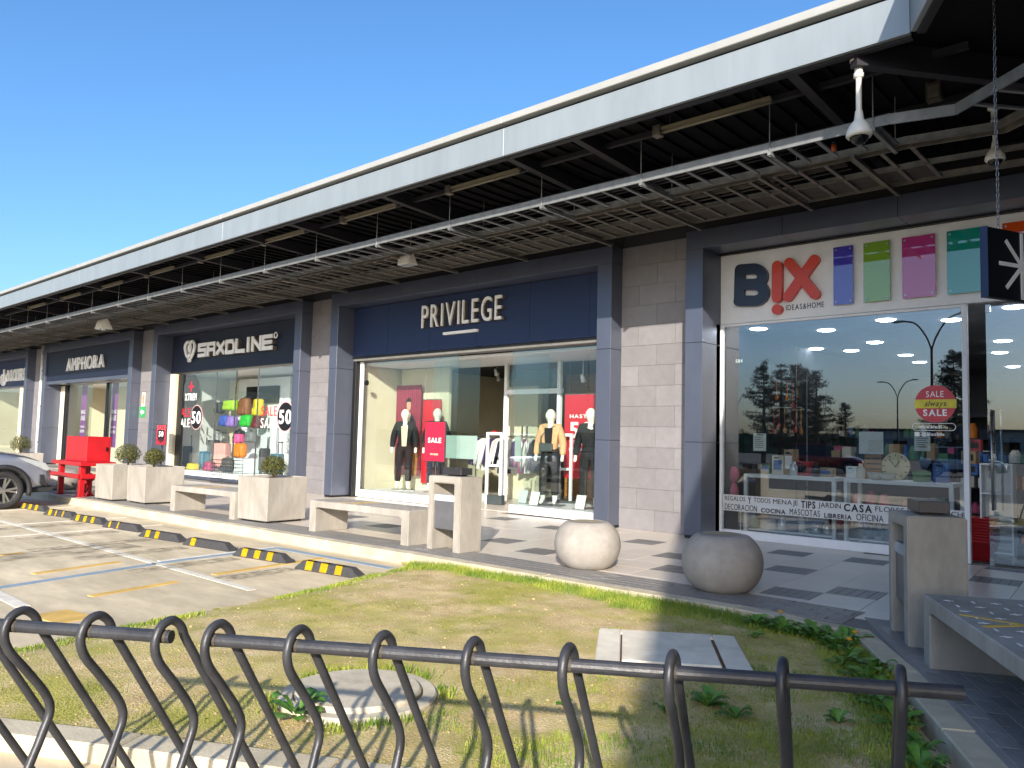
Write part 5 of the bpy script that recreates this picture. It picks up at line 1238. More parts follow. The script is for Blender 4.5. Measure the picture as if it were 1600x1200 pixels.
# ------------------------------------------------------------------ mannequins
def skin(name, verts, edges, m, parent, root=0, levels=2):
    me = bpy.data.meshes.new(name); me.from_pydata([v[:3] for v in verts], edges, []); o = obj(name, me, m, parent, local=True)
    md = o.modifiers.new('skin', 'SKIN'); md.use_smooth_shade = True
    if not me.skin_vertices: pass
    for i, v in enumerate(verts): me.skin_vertices[0].data[i].radius = (v[3], v[4] if len(v) > 4 else v[3])
    for i in range(len(verts)): me.skin_vertices[0].data[i].use_root = (i == root)
    s_ = o.modifiers.new('sub', 'SUBSURF'); s_.levels = levels; s_.render_levels = levels; return o
def mannequin(loc, rz, label, top='cloth_black', legs='cloth_black', sleeves=True, coat=None, bag=False, lean=0.0, H_=1.80):
    t = thing('mannequin', label, 'mannequin', loc, rz, 'shop window mannequins'); s = H_/1.80
    J = dict(pel=(0, 0, .98, .115, .095), waist=(0, 0, 1.12, .10, .08), chest=(0, .0, 1.30, .125, .095), neckb=(0, .01, 1.46, .06, .06), neck=(0, .0, 1.53, .045, .05), head=(0, -.02, 1.63, .068, .085), crown=(0, -.01, 1.71, .055, .07), top=(0, -.005, 1.775, .022, .03),
             hl=(.09, 0, .92, .085, .085), kl=(.10, -.01, .50, .055, .055), al=(.10, .02, .10, .036, .04), tl=(.11, -.10, .035, .03, .022), hr=(-.09, 0, .92, .085, .085), kr=(-.12, -.03, .50, .055, .055), ar=(-.13, .0, .10, .036, .04), tr=(-.14, -.13, .035, .03, .022),
             sl=(.17, 0, 1.42, .052, .052), el=(.24, .03, 1.14, .038, .038), wl=(.25, -.05, .90, .025, .025), fl=(.245, -.08, .80, .018, .03), sr=(-.17, 0, 1.42, .052, .052), er=(-.25, .04, 1.15, .038, .038), wr=(-.27, -.02, .90, .025, .025), fr=(-.275, -.05, .80, .018, .03))
    K = list(J); V_ = [tuple(c*s for c in J[k][:3])+tuple(r*s*(1.75 if k in ('head', 'crown', 'top') else 1.22) for r in J[k][3:5]) for k in K]; E_ = [('pel', 'waist'), ('waist', 'chest'), ('chest', 'neckb'), ('neckb', 'neck'), ('neck', 'head'), ('head', 'crown'), ('crown', 'top'), ('pel', 'hl'), ('hl', 'kl'), ('kl', 'al'), ('al', 'tl'), ('pel', 'hr'), ('hr', 'kr'), ('kr', 'ar'), ('ar', 'tr'), ('chest', 'sl'), ('sl', 'el'), ('el', 'wl'), ('wl', 'fl'), ('chest', 'sr'), ('sr', 'er'), ('er', 'wr'), ('wr', 'fr')]
    skin('body', V_, [(K.index(a), K.index(c)) for a, c in E_], 'mannequin', t)
    def grow(ks, es, m, nm, g, rt, over={}):
        vv = [tuple(c*s for c in over.get(k, J[k])[:3])+tuple(r*s*1.22+g for r in over.get(k, J[k])[3:5]) for k in ks]; skin(nm, vv, [(ks.index(a), ks.index(c)) for a, c in es], m, t, ks.index(rt))
    grow(['pel', 'waist', 'hl', 'kl', 'al', 'hr', 'kr', 'ar'], [('waist', 'pel'), ('pel', 'hl'), ('hl', 'kl'), ('kl', 'al'), ('pel', 'hr'), ('hr', 'kr'), ('kr', 'ar')], legs, 'trousers', .016, 'pel', {'al': (.10, .02, .16, .05, .05), 'ar': (-.13, 0, .16, .05, .05)})
    ks = ['pel', 'waist', 'chest', 'neckb', 'sl', 'el', 'wl', 'sr', 'er', 'wr'] if sleeves else ['pel', 'waist', 'chest', 'neckb', 'sl', 'sr']
    es = [e for e in [('pel', 'waist'), ('waist', 'chest'), ('chest', 'neckb'), ('chest', 'sl'), ('sl', 'el'), ('el', 'wl'), ('chest', 'sr'), ('sr', 'er'), ('er', 'wr')] if e[0] in ks and e[1] in ks]
    ov = {'neckb': (0, .01, 1.43, .055, .055), 'pel': (0, 0, 1.0, .115, .095)}
    grow(ks, es, top, 'jacket', .03 if sleeves else .022, 'waist', ov)
    if coat:
        b = B(); b.prism([(-.05, .97), (.05, .97), (.075, 1.42), (-.075, 1.42)], -.165, -.13, 'y'); obj('shirt_front', b, coat, t, local=True)
    if bag:
        b = B(); b.box(-.16, .1, -.22, -.15, .98, 1.14, bev=.025, seg=2); bg = obj('shoulder_bag', b, 'leather_grey', t, local=True); b = B(); b.tube(curve([(-.14, -.19, 1.12), (-.1, -.18, 1.3), (.1, -.05, 1.46), (.15, .1, 1.4)], 5), .008, 6); obj('strap', b, 'leather_grey', bg, local=True)
    b = B(); b.box(-.26, .26, -.24, .2, -.012, .004, bev=.002); obj('base_plate', b, 'steel', t, local=True)
    return t
mannequin((W(632, 700, 11.6)[0], 11.6, .185), math.radians(45), 'headless looking mannequin in black with one cream sleeve in the left window'.replace('headless looking ', ''), 'cloth_black', 'cloth_black', True, 'cloth_cream', H_=1.84)
mannequin((W(682, 700, 11.8)[0], 11.8, .185), math.radians(50), 'mannequin in dark clothes half hidden behind the red sale stand', 'cloth_black', 'cloth_navy', True, H_=1.86)
mannequin((W(860, 700, 11.35)[0], 11.35, .175), math.radians(22), 'mannequin in a peach jacket with a grey shoulder bag in the right window', 'cloth_peach', 'cloth_black', True, 'cloth_black', True, H_=1.80)
mannequin((W(923, 700, 11.45)[0], 11.45, .175), math.radians(22), 'mannequin in a black jacket half hidden by the right pillar of the clothing shop', 'cloth_black', 'cloth_black', True, H_=1.82)
# posters and banners inside the clothing shop
p = W(637, 672, 11.95); k = pxm(p)
t = thing('fashion_poster', 'tall hanging poster of a person in a dark jacket on red stripes', 'poster', (p[0], 11.95, p[2]))
w, h = 46*k*1.28/2, 140*k/2
b = B(); b.box(-w, w, 0, .015, -h, h); obj('sheet', b, mat('poster_plum', '#7c2742', .6, var=.1), t, local=True)
b = B(); n_ = 12
for q in range(n_): b.box(-w+2*w*q/n_, -w+2*w*(q+.45)/n_, -.002, -.0002, -h*.1, h)
obj('stripes', b, mat('poster_red', '#99304a', .6), t, local=True)
b = B(); b.prism([(-.42*w, -h*.62), (.5*w, -h*.62), (.62*w, h*.18), (.3*w, h*.36), (-.25*w, h*.36), (-.5*w, h*.15)], -.004, -.0022, 'y'); obj('print_jacket', b, 'cloth_navy', t, local=True)
b = B(); b.prism([(-.12*w, -.1*h), (.12*w, -.1*h), (.2*w, .38*h), (-.08*w, .38*h)], -.006, -.0042, 'y'); obj('print_shirt', b, 'cloth_cream', t, local=True)
b = B(); b.prism([(.04*w+.17*w*math.cos(a), .55*h+.13*h*math.sin(a)) for a in np.linspace(0, 6.283, 15)[:-1]], -.007, -.0061, 'y'); obj('print_face', b, 'skin_print', t, local=True)
b = B(); b.prism([(.04*w+.2*w*math.cos(a), .62*h+.1*h*math.sin(a)) for a in np.linspace(.1, 3.04, 9)], -.009, -.0071, 'y'); obj('print_hair', b, 'cloth_black', t, local=True)
b = B(); b.prism([(.35*w, -h), (.8*w, -h), (.95*w, -.1*h), (.55*w, -.1*h)], -.0042, -.0022, 'y'); obj('print_wood', b, 'wood', t, local=True)
def banner(c, w, h, label, lines, m='red_print'):
    t = thing('sale_banner', label, 'banner', (c[0], c[1], c[2])); b = B(); b.box(-w/2, w/2, 0, .012, -h/2, h/2); obj('sheet', b, m, t, local=True)
    b = B(); b.tube([(-w/2, .006, h/2+.01), (w/2, .006, h/2+.01)], .012, 8); obj('rod', b, 'steel', t, local=True)
    for q in (-w*.4, w*.4):
        b = B(); b.tube([(q, .006, h/2), (q, .006, 3.0-c[2])], .003, 4); obj('cord', b, 'steel', t, local=True)
    for s_, x, z, hh, ww in lines:
        o = text(s_, (x, -.002, z), hh, 'white_letter', None, width=ww, name='lettering', center=True, bold=1, depth=.002); o.parent = t; o.location = (0, 0, 0)
p = W(915, 682, 12.3); k = pxm(p); banner(p, 1.05, 132*k, 'red hanging banner reading hasta 50 behind the right hand mannequins', [('HASTA', -.12, .36, .07, .55), ('50', -.12, -.02, .30, .55), ('%DCTO', -.12, -.16, .08, .55), ('PRIVILEGE', -.12, -.28, .06, .55)])
p = W(673, 690, 12.0); k = pxm(p); banner(p, .6, 130*k, 'plain red banner hanging behind the half hidden mannequin', [])
# security gates at the clothing shop door
for px, y, lb in ((772, 12.0, 'white security gate left of the clothing shop entrance'), (880, 12.15, 'white security gate behind the peach jacket mannequin')):
    p = W(px, 720, y); t = thing('security_gate', lb, 'security gate', (p[0], y, .008), math.radians(8), 'security gates')
    b = B(); b.prism([(-.17, 0), (.17, 0), (.17, 1.5), (-.17, 1.5)], -.03, .03, 'y'); bmesh.ops.bevel(b.bm, geom=list(b.bm.edges), offset=.012, segments=1, affect='EDGES')
    b.bm.free(); b = B()
    for bx_ in ((-.2, -.15, 0, 1.5), (.15, .2, 0, 1.5), (-.149, .149, 1.44, 1.5), (-.149, .149, .78, .83)): b.box(bx_[0], bx_[1], -.03, .03, bx_[2], bx_[3], bev=.006)
    obj('frame', b, 'white_paint', t, local=True); b = B(); b.box(-.12, .25, -.07, .07, .0, .2, bev=.01); obj('base', b, 'leather_grey', t, local=True); b = B(); b.box(-.05, .05, -.035, .035, 1.501, 1.53); obj('alarm_lamp', b, 'red_gloss', t, local=True)
# garment rail
p = W(793, 690, 13.4); t = thing('garment_rail', 'steel clothes rail full of white and purple garments inside the clothing shop', 'clothes rail', (p[0], 13.4, .008))
b = B(); b.tube([(-1.0, 0, 1.42), (1.0, 0, 1.42)], .014, 8); obj('rail', b, 'steel', t, local=True)
for q in (-1, 1):
    b = B(); b.tube([(q, 0, 0), (q, 0, 1.42)], .014, 8); obj('post', b, 'steel', t, local=True); b = B(); b.box(q-.03, q+.03, -.25, .25, 0, .03); obj('foot', b, 'steel', t, local=True)
cols = ['cloth_purple', 'cloth_white', 'cloth_white', 'cloth_purple', 'cloth_white', 'cloth_navy', 'cloth_white', 'cloth_white', 'cloth_purple', 'bag_plum', 'cloth_white', 'cloth_navy']
nmc = dict(cloth_purple='purple', cloth_white='white', cloth_navy='navy', bag_plum='plum')
for q, cc in enumerate(cols):
    x = p[0]-.9+q*.16; g_ = thing('garment', '%s shirt on the inside clothes rail, number %d along it' % (nmc[cc], 0) if False else '%s garment hanging on the clothes rail inside the clothing shop' % nmc[cc], 'garment', (x, 13.4, .7), math.radians(80+random.uniform(-12, 12)), 'garments on the clothes rail')
    Lg = random.uniform(.62, .8); b = B(); b.prism([(-.19, .68-Lg), (.19, .68-Lg), (.17, .3), (.27, .05), (.3, .1), (.2, .6), (.06, .68), (-.06, .68), (-.2, .6), (-.3, .1), (-.27, .05), (-.17, .3)], -.03, .03, 'y')
    for v in b.bm.verts: v.co.y += .02*math.sin(v.co.x*30+q)
    obj('cloth', b, cc, g_, local=True); b = B(); b.tube(curve([(0, 0, .66), (0, 0, .72), (.025, 0, .75), (.0, 0, .775)], 4), .004, 5); obj('hanger', b, 'steel', g_, local=True)
# price cards in the display
for px, y, lb in ((833, 11.1, 'price card at the feet of the peach jacket mannequin'), (905, 11.15, 'price card at the feet of the half hidden right mannequin'), (815, 11.3, 'pale price card left of the peach jacket mannequin')):
    p = W(px, 780, y); t = thing('price_card', lb, 'card', (p[0], y, .162)); b = B(); b.box(-.1, .1, -.004, .004, 0, .26, M=Matrix.Rotation(-.3, 4, 'X')); obj('card', b, 'cloth_white', t, local=True); b = B(); b.box(-.1, .1, -.02, .1, 0, .012); obj('foot', b, 'steel', t, local=True)
for px, py, Y_, lb in ((601, 765, 12.3, 'white cube seat at the back of the left window display'),):
    p = W(px, py, Y_); t = thing('display_cube', lb, 'cube', (p[0], Y_, .175)); b = B(); b.box(-.3, .3, -.05, .5, 0.06, .62, bev=.01); obj('body', b, 'white_paint', t, local=True)
    for q in (-.25, .25):
        b = B(); b.box(q-.03, q+.03, 0, .05, 0, .06); obj('foot', b, 'black', t, local=True)
# spot lamps on tracks inside the clothing shop
for px, py, Y_, lb in ((776, 572, 13.2, 'white spot lamp over the entrance of the clothing shop'), (779, 589, 14.4, 'white spot lamp deeper inside the clothing shop'), (911, 592, 12.6, 'white spot lamp above the red hanging banner'), (705, 578, 13.6, 'white spot lamp left of the clothing shop entrance')):
    p = W(px, py, Y_); z = min(p[2], 2.9); t = thing('spot_lamp', lb, 'lamp', (p[0], Y_, z)); b = B(); b.lathe([(0, .1), (.03, .1), (.06, -.05), (.055, -.06), (0, -.03)], 14, (0, 0, 0), Matrix.Rotation(.5, 4, 'X')); obj('shade', b, 'white_paint', t, local=True, smooth=True); b = B(); b.tube([(0, 0, .05), (0, 0, 3.03-z)], .01, 6); obj('stem', b, 'white_paint', t, local=True)
# ------------------------------------------------------------------ luggage shop goods
def backpack(c, w, h, m, label, wall=True):
    t = thing('backpack', label, 'backpack', (c[0], c[1], c[2]-h/2), math.radians(random.uniform(-8, 8)), None)
    b = B(); b.box(-w/2, w/2, -.12, .12, 0, h*.94, bev=min(w, h)*.22, seg=3); obj('body', b, m, t, local=True, smooth=True)
    b = B(); b.box(-w*.36, w*.36, -.17, -.10, h*.06, h*.45, bev=.03, seg=2); obj('front_pocket', b, m, t, local=True, smooth=True)
    b = B(); b.tube(curve([(-w*.12, 0, h*.9), (-w*.1, 0, h), (w*.1, 0, h), (w*.12, 0, h*.9)], 4), .012, 6); obj('handle', b, 'bag_char', t, local=True)
    if wall:
        b = B(); b.tube([(0, 0, h*.97), (0, .28, h*1.0)], .008, 5); obj('hook', b, 'steel', t, local=True)
def suitcase(c, w, h, m, label):
    t = thing('suitcase', label, 'suitcase', (c[0], c[1], c[2]), math.radians(random.uniform(-25, 15)), None)
    b = B(); b.box(-w/2, w/2, -.13, .13, .05, h, bev=.04, seg=3); obj('shell', b, m, t, local=True, smooth=True)
    for k in range(4):
        b = B(); b.box(-w*.38+k*w*.24, -w*.34+k*w*.24, -.136, -.128, .12, h-.08); obj('rib', b, m, t, local=True)
    for x in (-w*.25, w*.25):
        b = B(); b.tube([(x, .1, h-.02), (x, .1, h+.3)], .009, 6); obj('pull_rod', b, 'steel', t, local=True)
        for y in (-.09, .09):
            b = B(); b.lathe([(0, -.015), (.03, -.015), (.03, .015), (0, .015)], 10, (0, 0, 0), Matrix.Translation((x*1.4, y, .03)) @ Matrix.Rotation(math.pi/2, 4, 'X')); obj('wheel', b, 'black', t, local=True)
    b = B(); b.box(-w*.3, w*.3, .085, .115, h+.29, h+.32, bev=.006); obj('pull_grip', b, 'bag_char', t, local=True)
Kx = 1.35
for px, py, w, h, m, lb in ((361, 633, 24, 15, 'lime', 'lime green backpack hanging highest on the luggage shop wall'), (383, 635, 17, 26, 'brown', 'brown backpack hanging in the middle of the luggage shop'), (404, 636, 11, 25, 'yel', 'yellow backpack hanging at the right of the luggage shop wall'),
        (352, 657, 12, 16, 'blue', 'blue backpack hanging below the lime green one'), (363, 658, 12, 16, 'vio', 'violet backpack hanging beside the blue one'), (386, 657, 16, 18, 'grn', 'bright green backpack below the brown one'), (403, 659, 14, 18, 'maroon', 'maroon backpack below the yellow one'),
        (344, 637, 10, 16, 'char', 'charcoal backpack left of the lime green one'), (374, 680, 12, 16, 'char', 'dark backpack on the lower row of the luggage shop wall'), (392, 682, 14, 16, 'grey', 'grey backpack on the lower row of the luggage shop wall')):
    p = W(px, py, 12.0); k = pxm(p); backpack(p, w*k*Kx*1.1, h*k*1.15, 'bag_'+m, lb)
for px, pb, Y_, w, h, m, lb in ((290, 738, 11.4, 14, 34, 'teal', 'dark teal suitcase at the left of the luggage window'), (312, 730, 12.0, 13, 40, 'char', 'charcoal suitcase standing behind the small yellow bag'), (318, 739, 11.5, 9, 28, 'bluebag', 'steel blue suitcase between the charcoal and magenta cases'), (345, 738, 11.7, 20, 42, 'peach', 'peach pink suitcase in the luggage window'), (332, 735, 12.1, 12, 44, 'grey', 'grey suitcase behind the magenta bag'), (300, 728, 12.1, 11, 46, 'plum', 'plum suitcase at the back left of the luggage window'), (412, 740, 11.7, 12, 40, 'char', 'dark suitcase in the right pane of the luggage shop'), (432, 742, 11.6, 13, 34, 'bluebag', 'blue suitcase in the right pane of the luggage shop')):
    p = W(px, pb, Y_); k = pxm(p); suitcase((p[0], Y_, .245), w*k*Kx, h*k, 'bag_'+m, lb)
for px, pb, Y_, w, h, m, lb in ((301, 737, 11.15, 14, 10, 'yel', 'small bright yellow bag on the luggage shop plinth'), (327, 738, 11.2, 14, 15, 'mag', 'magenta bag at the front of the luggage window'), (355, 740, 11.3, 19, 24, 'char', 'black tote bag at the end of the luggage plinth'), (375, 715, 11.6, 19, 24, 'orange', 'orange bag on the white stand inside the luggage shop'), (373, 693, 11.75, 12, 16, 'pink', 'pink bag on the white stand above the orange one')):
    p = W(px, pb, Y_); k = pxm(p); zz = .245 if px < 370 else p[2]
    backpack((p[0], Y_, zz+h*k/2), w*k*Kx, h*k, 'bag_'+m, lb, wall=False)
p = W(376, 716, 11.6); t = thing('display_stand', 'white stand under the orange bag inside the luggage shop', 'stand', (p[0], 11.7, .008)); b = B(); b.box(-.5, .5, -.3, .3, 0, p[2]-.01, bev=.01); obj('body', b, 'white_paint', t, local=True); b = B(); b.box(-.52, .52, -.32, .32, p[2]-.4, p[2]-.37); obj('shelf', b, 'white_paint', t, local=True)
for px, Y_, lb in ((357, 11.0, 'low wire barrier before the luggage shop door'),):
    p = W(px, 745, Y_); t = thing('wire_basket', 'tall black wire basket at the luggage shop entrance', 'basket', (p[0]+.35, 10.75, 0)); b = B()
    for q in range(9):
        a = -.4+q*.1; b.tube([(a, -.25, 0), (a, -.25, .62)], .004, 4); b.tube([(a, .25, 0), (a, .25, .62)], .004, 4)
    for z in np.arange(.02, .64, .1): b.tube([(-.4, -.25, z), (.4, -.25, z), (.4, .25, z), (-.4, .25, z)], .005, 4, close=True)
    obj('mesh', b, 'black', t, local=True, kind='stuff')
# ------------------------------------------------------------------ housewares shop goods
def table(px0, px1, label, Y0=11.15):
    xa, xb = W(px0, 740, Y0)[0], W(px1, 748, Y0)[0]; t = thing('display_table', label, 'table', ((xa+xb)/2, Y0, .008), 0, 'white display tables'); w = (xb-xa)/2; h = .93; d = .62; q = .05
    for x in (-w, w-q):
        for y in (0, d-q): b = B(); b.box(x, x+q, y, y+q, 0, h-q-.001, bev=.002); obj('leg', b, 'white_paint', t, local=True)
    b = B(); b.box(-w, w, 0, d, h-q, h, bev=.002); obj('top', b, 'white_paint', t, local=True); b = B(); b.box(-w+q, w-q, q, d-q, .10, .12); obj('shelf', b, 'white_paint', t, local=True); b = B(); b.box(-w+q, w-q, q, d-q, .5, .515); obj('shelf', b, 'lens', t, local=True)
    b = B(); b.box(-w+q, w-q, 0, q, .0, .03); obj('foot_rail', b, 'white_paint', t, local=True)
    return xa, xb
TB = [table(1162, 1305, 'white framed display table left of the other in the housewares window'), table(1318, 1489, 'white framed display table right of the other in the housewares window')]
mat('ceramic', '#cfc8bb', .25, var=.04); mat('box_red', '#a5343a', .5); mat('box_blue', '#3a62a0', .5); mat('box_green', '#4d7a45', .6); mat('box_kraft', '#a98d6a', .8); mat('clock_face', '#d9cba6', .5, var=.04); mat('pinkplush', '#d55f86', .9)
def on(px, py, Y): p = W(px, py, Y); return p, pxm(p)
def carton(px, pb, Y, w, h, m, label, z=None):
    p, k = on(px, pb, Y); t = thing('carton', label, 'box', (p[0], Y, p[2] if z is None else z), math.radians(random.uniform(-10, 10))); W_ = w*k*1.25; H_ = h*k
    b = B(); b.box(-W_/2, W_/2, 0, .2, 0, H_, bev=.004); obj('box', b, m, t, local=True); b = B(); b.box(-W_*.35, W_*.35, -.002, -.0002, H_*.25, H_*.75); obj('print', b, random.choice(['box_red', 'white_paint', 'box_blue', 'black']), t, local=True)
    b = B(); b.box(-W_*.3, W_*.1, -.002, -.0002, H_*.82, H_*.9); obj('title', b, 'cloth_navy', t, local=True)
zt = .94
for px, w, h, m, lb in ((1215, 14, 30, 'ceramic', 'cream appliance box at the left end of the window display'), (1232, 12, 40, 'box_kraft', 'tall kraft box behind the red dish boxes'), (1252, 20, 22, 'box_red', 'red patterned box on the left display table'), (1290, 16, 14, 'box_kraft', 'low kraft box near the middle of the window'), (1330, 12, 18, 'white_paint', 'white box between the two display tables'), (1470, 18, 30, 'box_blue', 'blue box at the right end of the right display table'), (1195, 12, 16, 'box_green', 'green box near the left end of the window')):
    carton(px, 738, 11.4, w, h, m, lb, zt)
carton(1516, 742, 11.35, 16, 18, 'box_blue', 'blue printed box on the white shelf beside the shop door', None); carton(1513, 725, 11.35, 16, 20, 'box_kraft', 'printed box stacked on the shelf beside the shop door', None); carton(1520, 705, 11.4, 18, 18, 'box_red', 'red printed box topping the stack beside the shop door', None)
p, k = on(1400, 729, 11.5); t = thing('wall_clock', 'large cream round clock leaning on the right display table', 'clock', (p[0], 11.5, zt)); r = 20*k*1.05
b = B(); b.lathe([(0, 0), (r, 0), (r, .03), (r*.95, .035), (r*.95, .03), (0, .03)], 36, (0, 0, 0), Matrix.Translation((0, 0, r)) @ Matrix.Rotation(math.pi/2-.12, 4, 'X')); obj('face', b, 'clock_face', t, local=True)
MM = Matrix.Translation((0, 0, r)) @ Matrix.Rotation(math.pi/2-.12, 4, 'X')
for q in range(12):
    a = q*math.pi/6; b = B(); b.box(r*.74, r*.9, -.006, .006, .0301, .032, M=MM @ Matrix.Rotation(a, 4, 'Z')); obj('hour_mark', b, 'black', t, local=True)
for a, L in ((.9, .5), (2.3, .7)):
    b = B(); b.box(-.02, r*L, -.005, .005, .0325, .034+L*.001, M=MM @ Matrix.Rotation(a, 4, 'Z')); obj('hand', b, 'black', t, local=True)
p, k = on(1364, 738, 11.45); t = thing('wooden_crate', 'small slatted wooden crate standing left of the clock', 'crate', (p[0], 11.45, zt))
for q in range(5): b = B(); b.box(-.11, .11, 0, .012, .01+q*.07, .06+q*.07); obj('slat', b, 'wood', t, local=True)
for x in (-.11, .09): b = B(); b.box(x, x+.02, .0125, .16, 0, .36); obj('side', b, 'wood_dark', t, local=True)
def vessel(px, Y, prof, m, label, cat, name, z=zt):
    p, k = on(px, 735, Y); t = thing(name, label, cat, (p[0], Y, z)); b = B(); b.lathe(prof, 24); obj('body', b, m, t, local=True, smooth=True); b = B(); r = prof[-2][0]; b.lathe([(r*.9, prof[-2][1]), (r*1.03, prof[-2][1]+.004), (r*.98, prof[-2][1]+.01)], 24); obj('rim', b, m, t, local=True, smooth=True)
bowl = [(0, 0), (.05, 0), (.09, .03), (.115, .09), (.11, .09), (0, .02)]; jar = [(0, 0), (.05, 0), (.06, .06), (.055, .14), (.03, .17), (.032, .2), (.028, .2), (0, .05)]; pot = [(0, 0), (.1, 0), (.11, .02), (.11, .13), (.105, .13), (0, .02)]
vessel(1368, 11.25, bowl, 'ceramic', 'pale bowl in front of the wooden crate', 'bowl', 'bowl'); vessel(1386, 11.25, bowl, 'ceramic', 'pale bowl in front of the clock', 'bowl', 'bowl')
vessel(1240, 11.3, jar, 'lens', 'clear jar on the left display table', 'jar', 'jar'); vessel(1275, 11.35, jar, 'black', 'dark vase on the left display table', 'vase', 'vase'); vessel(1345, 11.35, jar, 'ceramic', 'pale vase beside the wooden crate', 'vase', 'vase'); vessel(1440, 11.4, pot, 'box_green', 'green pot right of the clock', 'pot', 'pot'); vessel(1178, 11.35, jar, 'black', 'black lantern like jar at the left of the window', 'jar', 'jar')
for q, (px, m) in enumerate(((1180, 'box_green'), (1200, 'ceramic'), (1222, 'lens'), (1240, 'black'), (1252, 'ceramic'), (1275, 'steel'), (1292, 'lens'), (1335, 'bag_teal'), (1360, 'black'), (1390, 'cloth_navy'), (1420, 'steel'), (1450, 'ceramic'))):
    vessel(px, 11.35, pot if q % 2 else jar, m, ['green tin', 'cream canister', 'glass canister', 'black kettle', 'small cream canister', 'steel saucepan', 'clear storage pot', 'teal tin', 'black pan', 'navy pot', 'steel canister', 'cream pot'][q]+' on the low shelf of the window tables', 'pot', 'cooking_pot', .13)
p, k = on(1143, 752, 11.3); t = thing('pink_toy', 'round pink plush toy at the far left of the housewares window', 'toy', (p[0], 11.3, p[2]-.12))
b = B(); b.lathe([(0, .1), (.08, .12), (.12, .2), (.12, .27), (.07, .34), (0, .36)], 20); obj('head', b, 'pinkplush', t, local=True, smooth=True); b = B(); b.lathe([(0, -.1), (.1, -.1), (.11, 0), (.06, .1), (0, .12)], 18); obj('body', b, 'pinkplush', t, local=True, smooth=True)
t = thing('wire_stand', 'wire stand under the pink toy in the housewares window', 'stand', (p[0], 11.3, .008)); b = B()
for a in (-.15, 0, .15): b.tube([(a, 0, 0), (a, 0, p[2]-.23)], .006, 5)
b.box(-.2, .2, -.15, .15, p[2]-.25, p[2]-.235); b.box(-.2, .2, -.15, .15, 0, .01); obj('frame', b, 'white_paint', t, local=True)
# red shopping baskets, stacked
p, k = on(1529, 866, 11.25)
for q in range(9):
    z = .008+.03*q if q < 1 else .008+.035*q; t = thing('shopping_basket', 'red plastic basket in the stack beside the shop door, %s' % ['lowest of all', 'second from below', 'third from below', 'fourth from below', 'middle one', 'fourth from the top', 'third from the top', 'second from the top', 'topmost'][q], 'basket', (p[0]+.02, 11.3, z), 0, 'stacked red baskets')
    b = B(); V0 = [(-.13, -.1), (.13, -.1), (.13, .1), (-.13, .1)]; V1 = [(-.17, -.14), (.17, -.14), (.17, .14), (-.17, .14)]
    lo = [b.bm.verts.new((x, y, 0)) for x, y in V0]; hi = [b.bm.verts.new((x, y, .24)) for x, y in V1]; b.bm.faces.new(lo)
    for i in range(4): b.bm.faces.new((lo[i], lo[(i+1) % 4], hi[(i+1) % 4], hi[i]))
    bmesh.ops.solidify(b.bm, geom=list(b.bm.faces), thickness=.006); obj('tub', b, 'red_gloss', t, local=True); b = B(); b.tube([(x*1.03, y*1.03, .24) for x, y in V1], .009, 6, close=True); obj('rim', b, 'red_gloss', t, local=True)
# shelving seen through the glass
def shelf_unit(x, y, L, rz, label, m='white_paint', h=1.9, goods=True, seed=1):
    t = thing('shelf_unit', label, 'shelf', (x, y, .008), rz, 'shop shelving'); r_ = random.Random(seed)
    b = B(); b.box(0, L, .38, .4, 0, h); obj('back', b, m, t, local=True)
    for q in (0, L-.02): b = B(); b.box(q, q+.02, 0, .379, 0, h); obj('side', b, m, t, local=True)
    for z in np.arange(.1, h, .36): b = B(); b.box(.021, L-.021, 0, .379, z, z+.02); obj('board', b, m, t, local=True)
    if goods:
        gb = {}
        for z in np.arange(.1, h-.1, .36):
            xx = .04
            while xx < L-.12:
                w = r_.uniform(.05, .16); hh = r_.uniform(.08, .28); mm = r_.choice(['box_red', 'box_blue', 'box_green', 'box_kraft', 'ceramic', 'black', 'white_paint', 'pinkplush', 'bag_grey', 'bag_orange', 'cloth_navy'])
                gb.setdefault(mm, B())
                if r_.random() < .45: gb[mm].lathe([(0, 0), (w/2, 0), (w/2*1.05, hh*.6), (w*.25, hh), (0, hh)], 10, (xx+w/2, .15, z+.021))
                else: gb[mm].box(xx, xx+w, .05, .3, z+.021, z+.02+hh)
                xx += w+r_.uniform(.01, .06)
        for mm, bb in gb.items(): obj('shelf_goods', bb, mm, t, local=True, kind='stuff')
shelf_unit(-5.42, 13.75, 2.3, math.radians(-90), 'tall crowded shelf along the left wall of the housewares shop', 'black', 2.6, True, 3)
shelf_unit(-5.2, 14.5, 2.6, 0, 'crowded shelf at the back left of the housewares shop', 'dark_wall', 2.0, True, 4); shelf_unit(-2.55, 15.2, 2.0, 0, 'crowded shelf at the back right of the housewares shop', 'dark_wall', 1.6, True, 5)
shelf_unit(-4.6, 12.7, 1.8, 0, 'low shelf of goods behind the left display table', 'dark_wall', 1.3, True, 6); shelf_unit(-2.75, 12.6, 1.2, 0, 'low shelf of goods behind the right display table', 'dark_wall', 1.35, True, 7)
shelf_unit(-2.2, 11.25, .35, math.radians(4), 'narrow white shelf beside the shop door', 'white_paint', 1.2, False, 8)
for q in range(4): shelf_unit(-1.25+.12*q, 13.0+1.4*q, 1.2, math.radians(-80), 'white shelf inside the shop door, %s' % ['nearest the door', 'second from the door', 'third from the door', 'farthest from the door'][q], 'white_paint', 1.25, True, 20+q)
t = thing('utensil_rack', 'rack of hanging kitchen utensils at the upper left of the housewares window', 'rack', (-5.2, 11.6, 1.35)); b = B()
for z in (2.35, 1.95): b.tube([(-.25, 0, z-1.35), (.7, 0, z-1.35)], .008, 6)
for x in (-.25, .7): b.tube([(x, 0, -1.34), (x, 0, 1.05)], .01, 6)
obj('frame', b, 'steel', t, local=True)
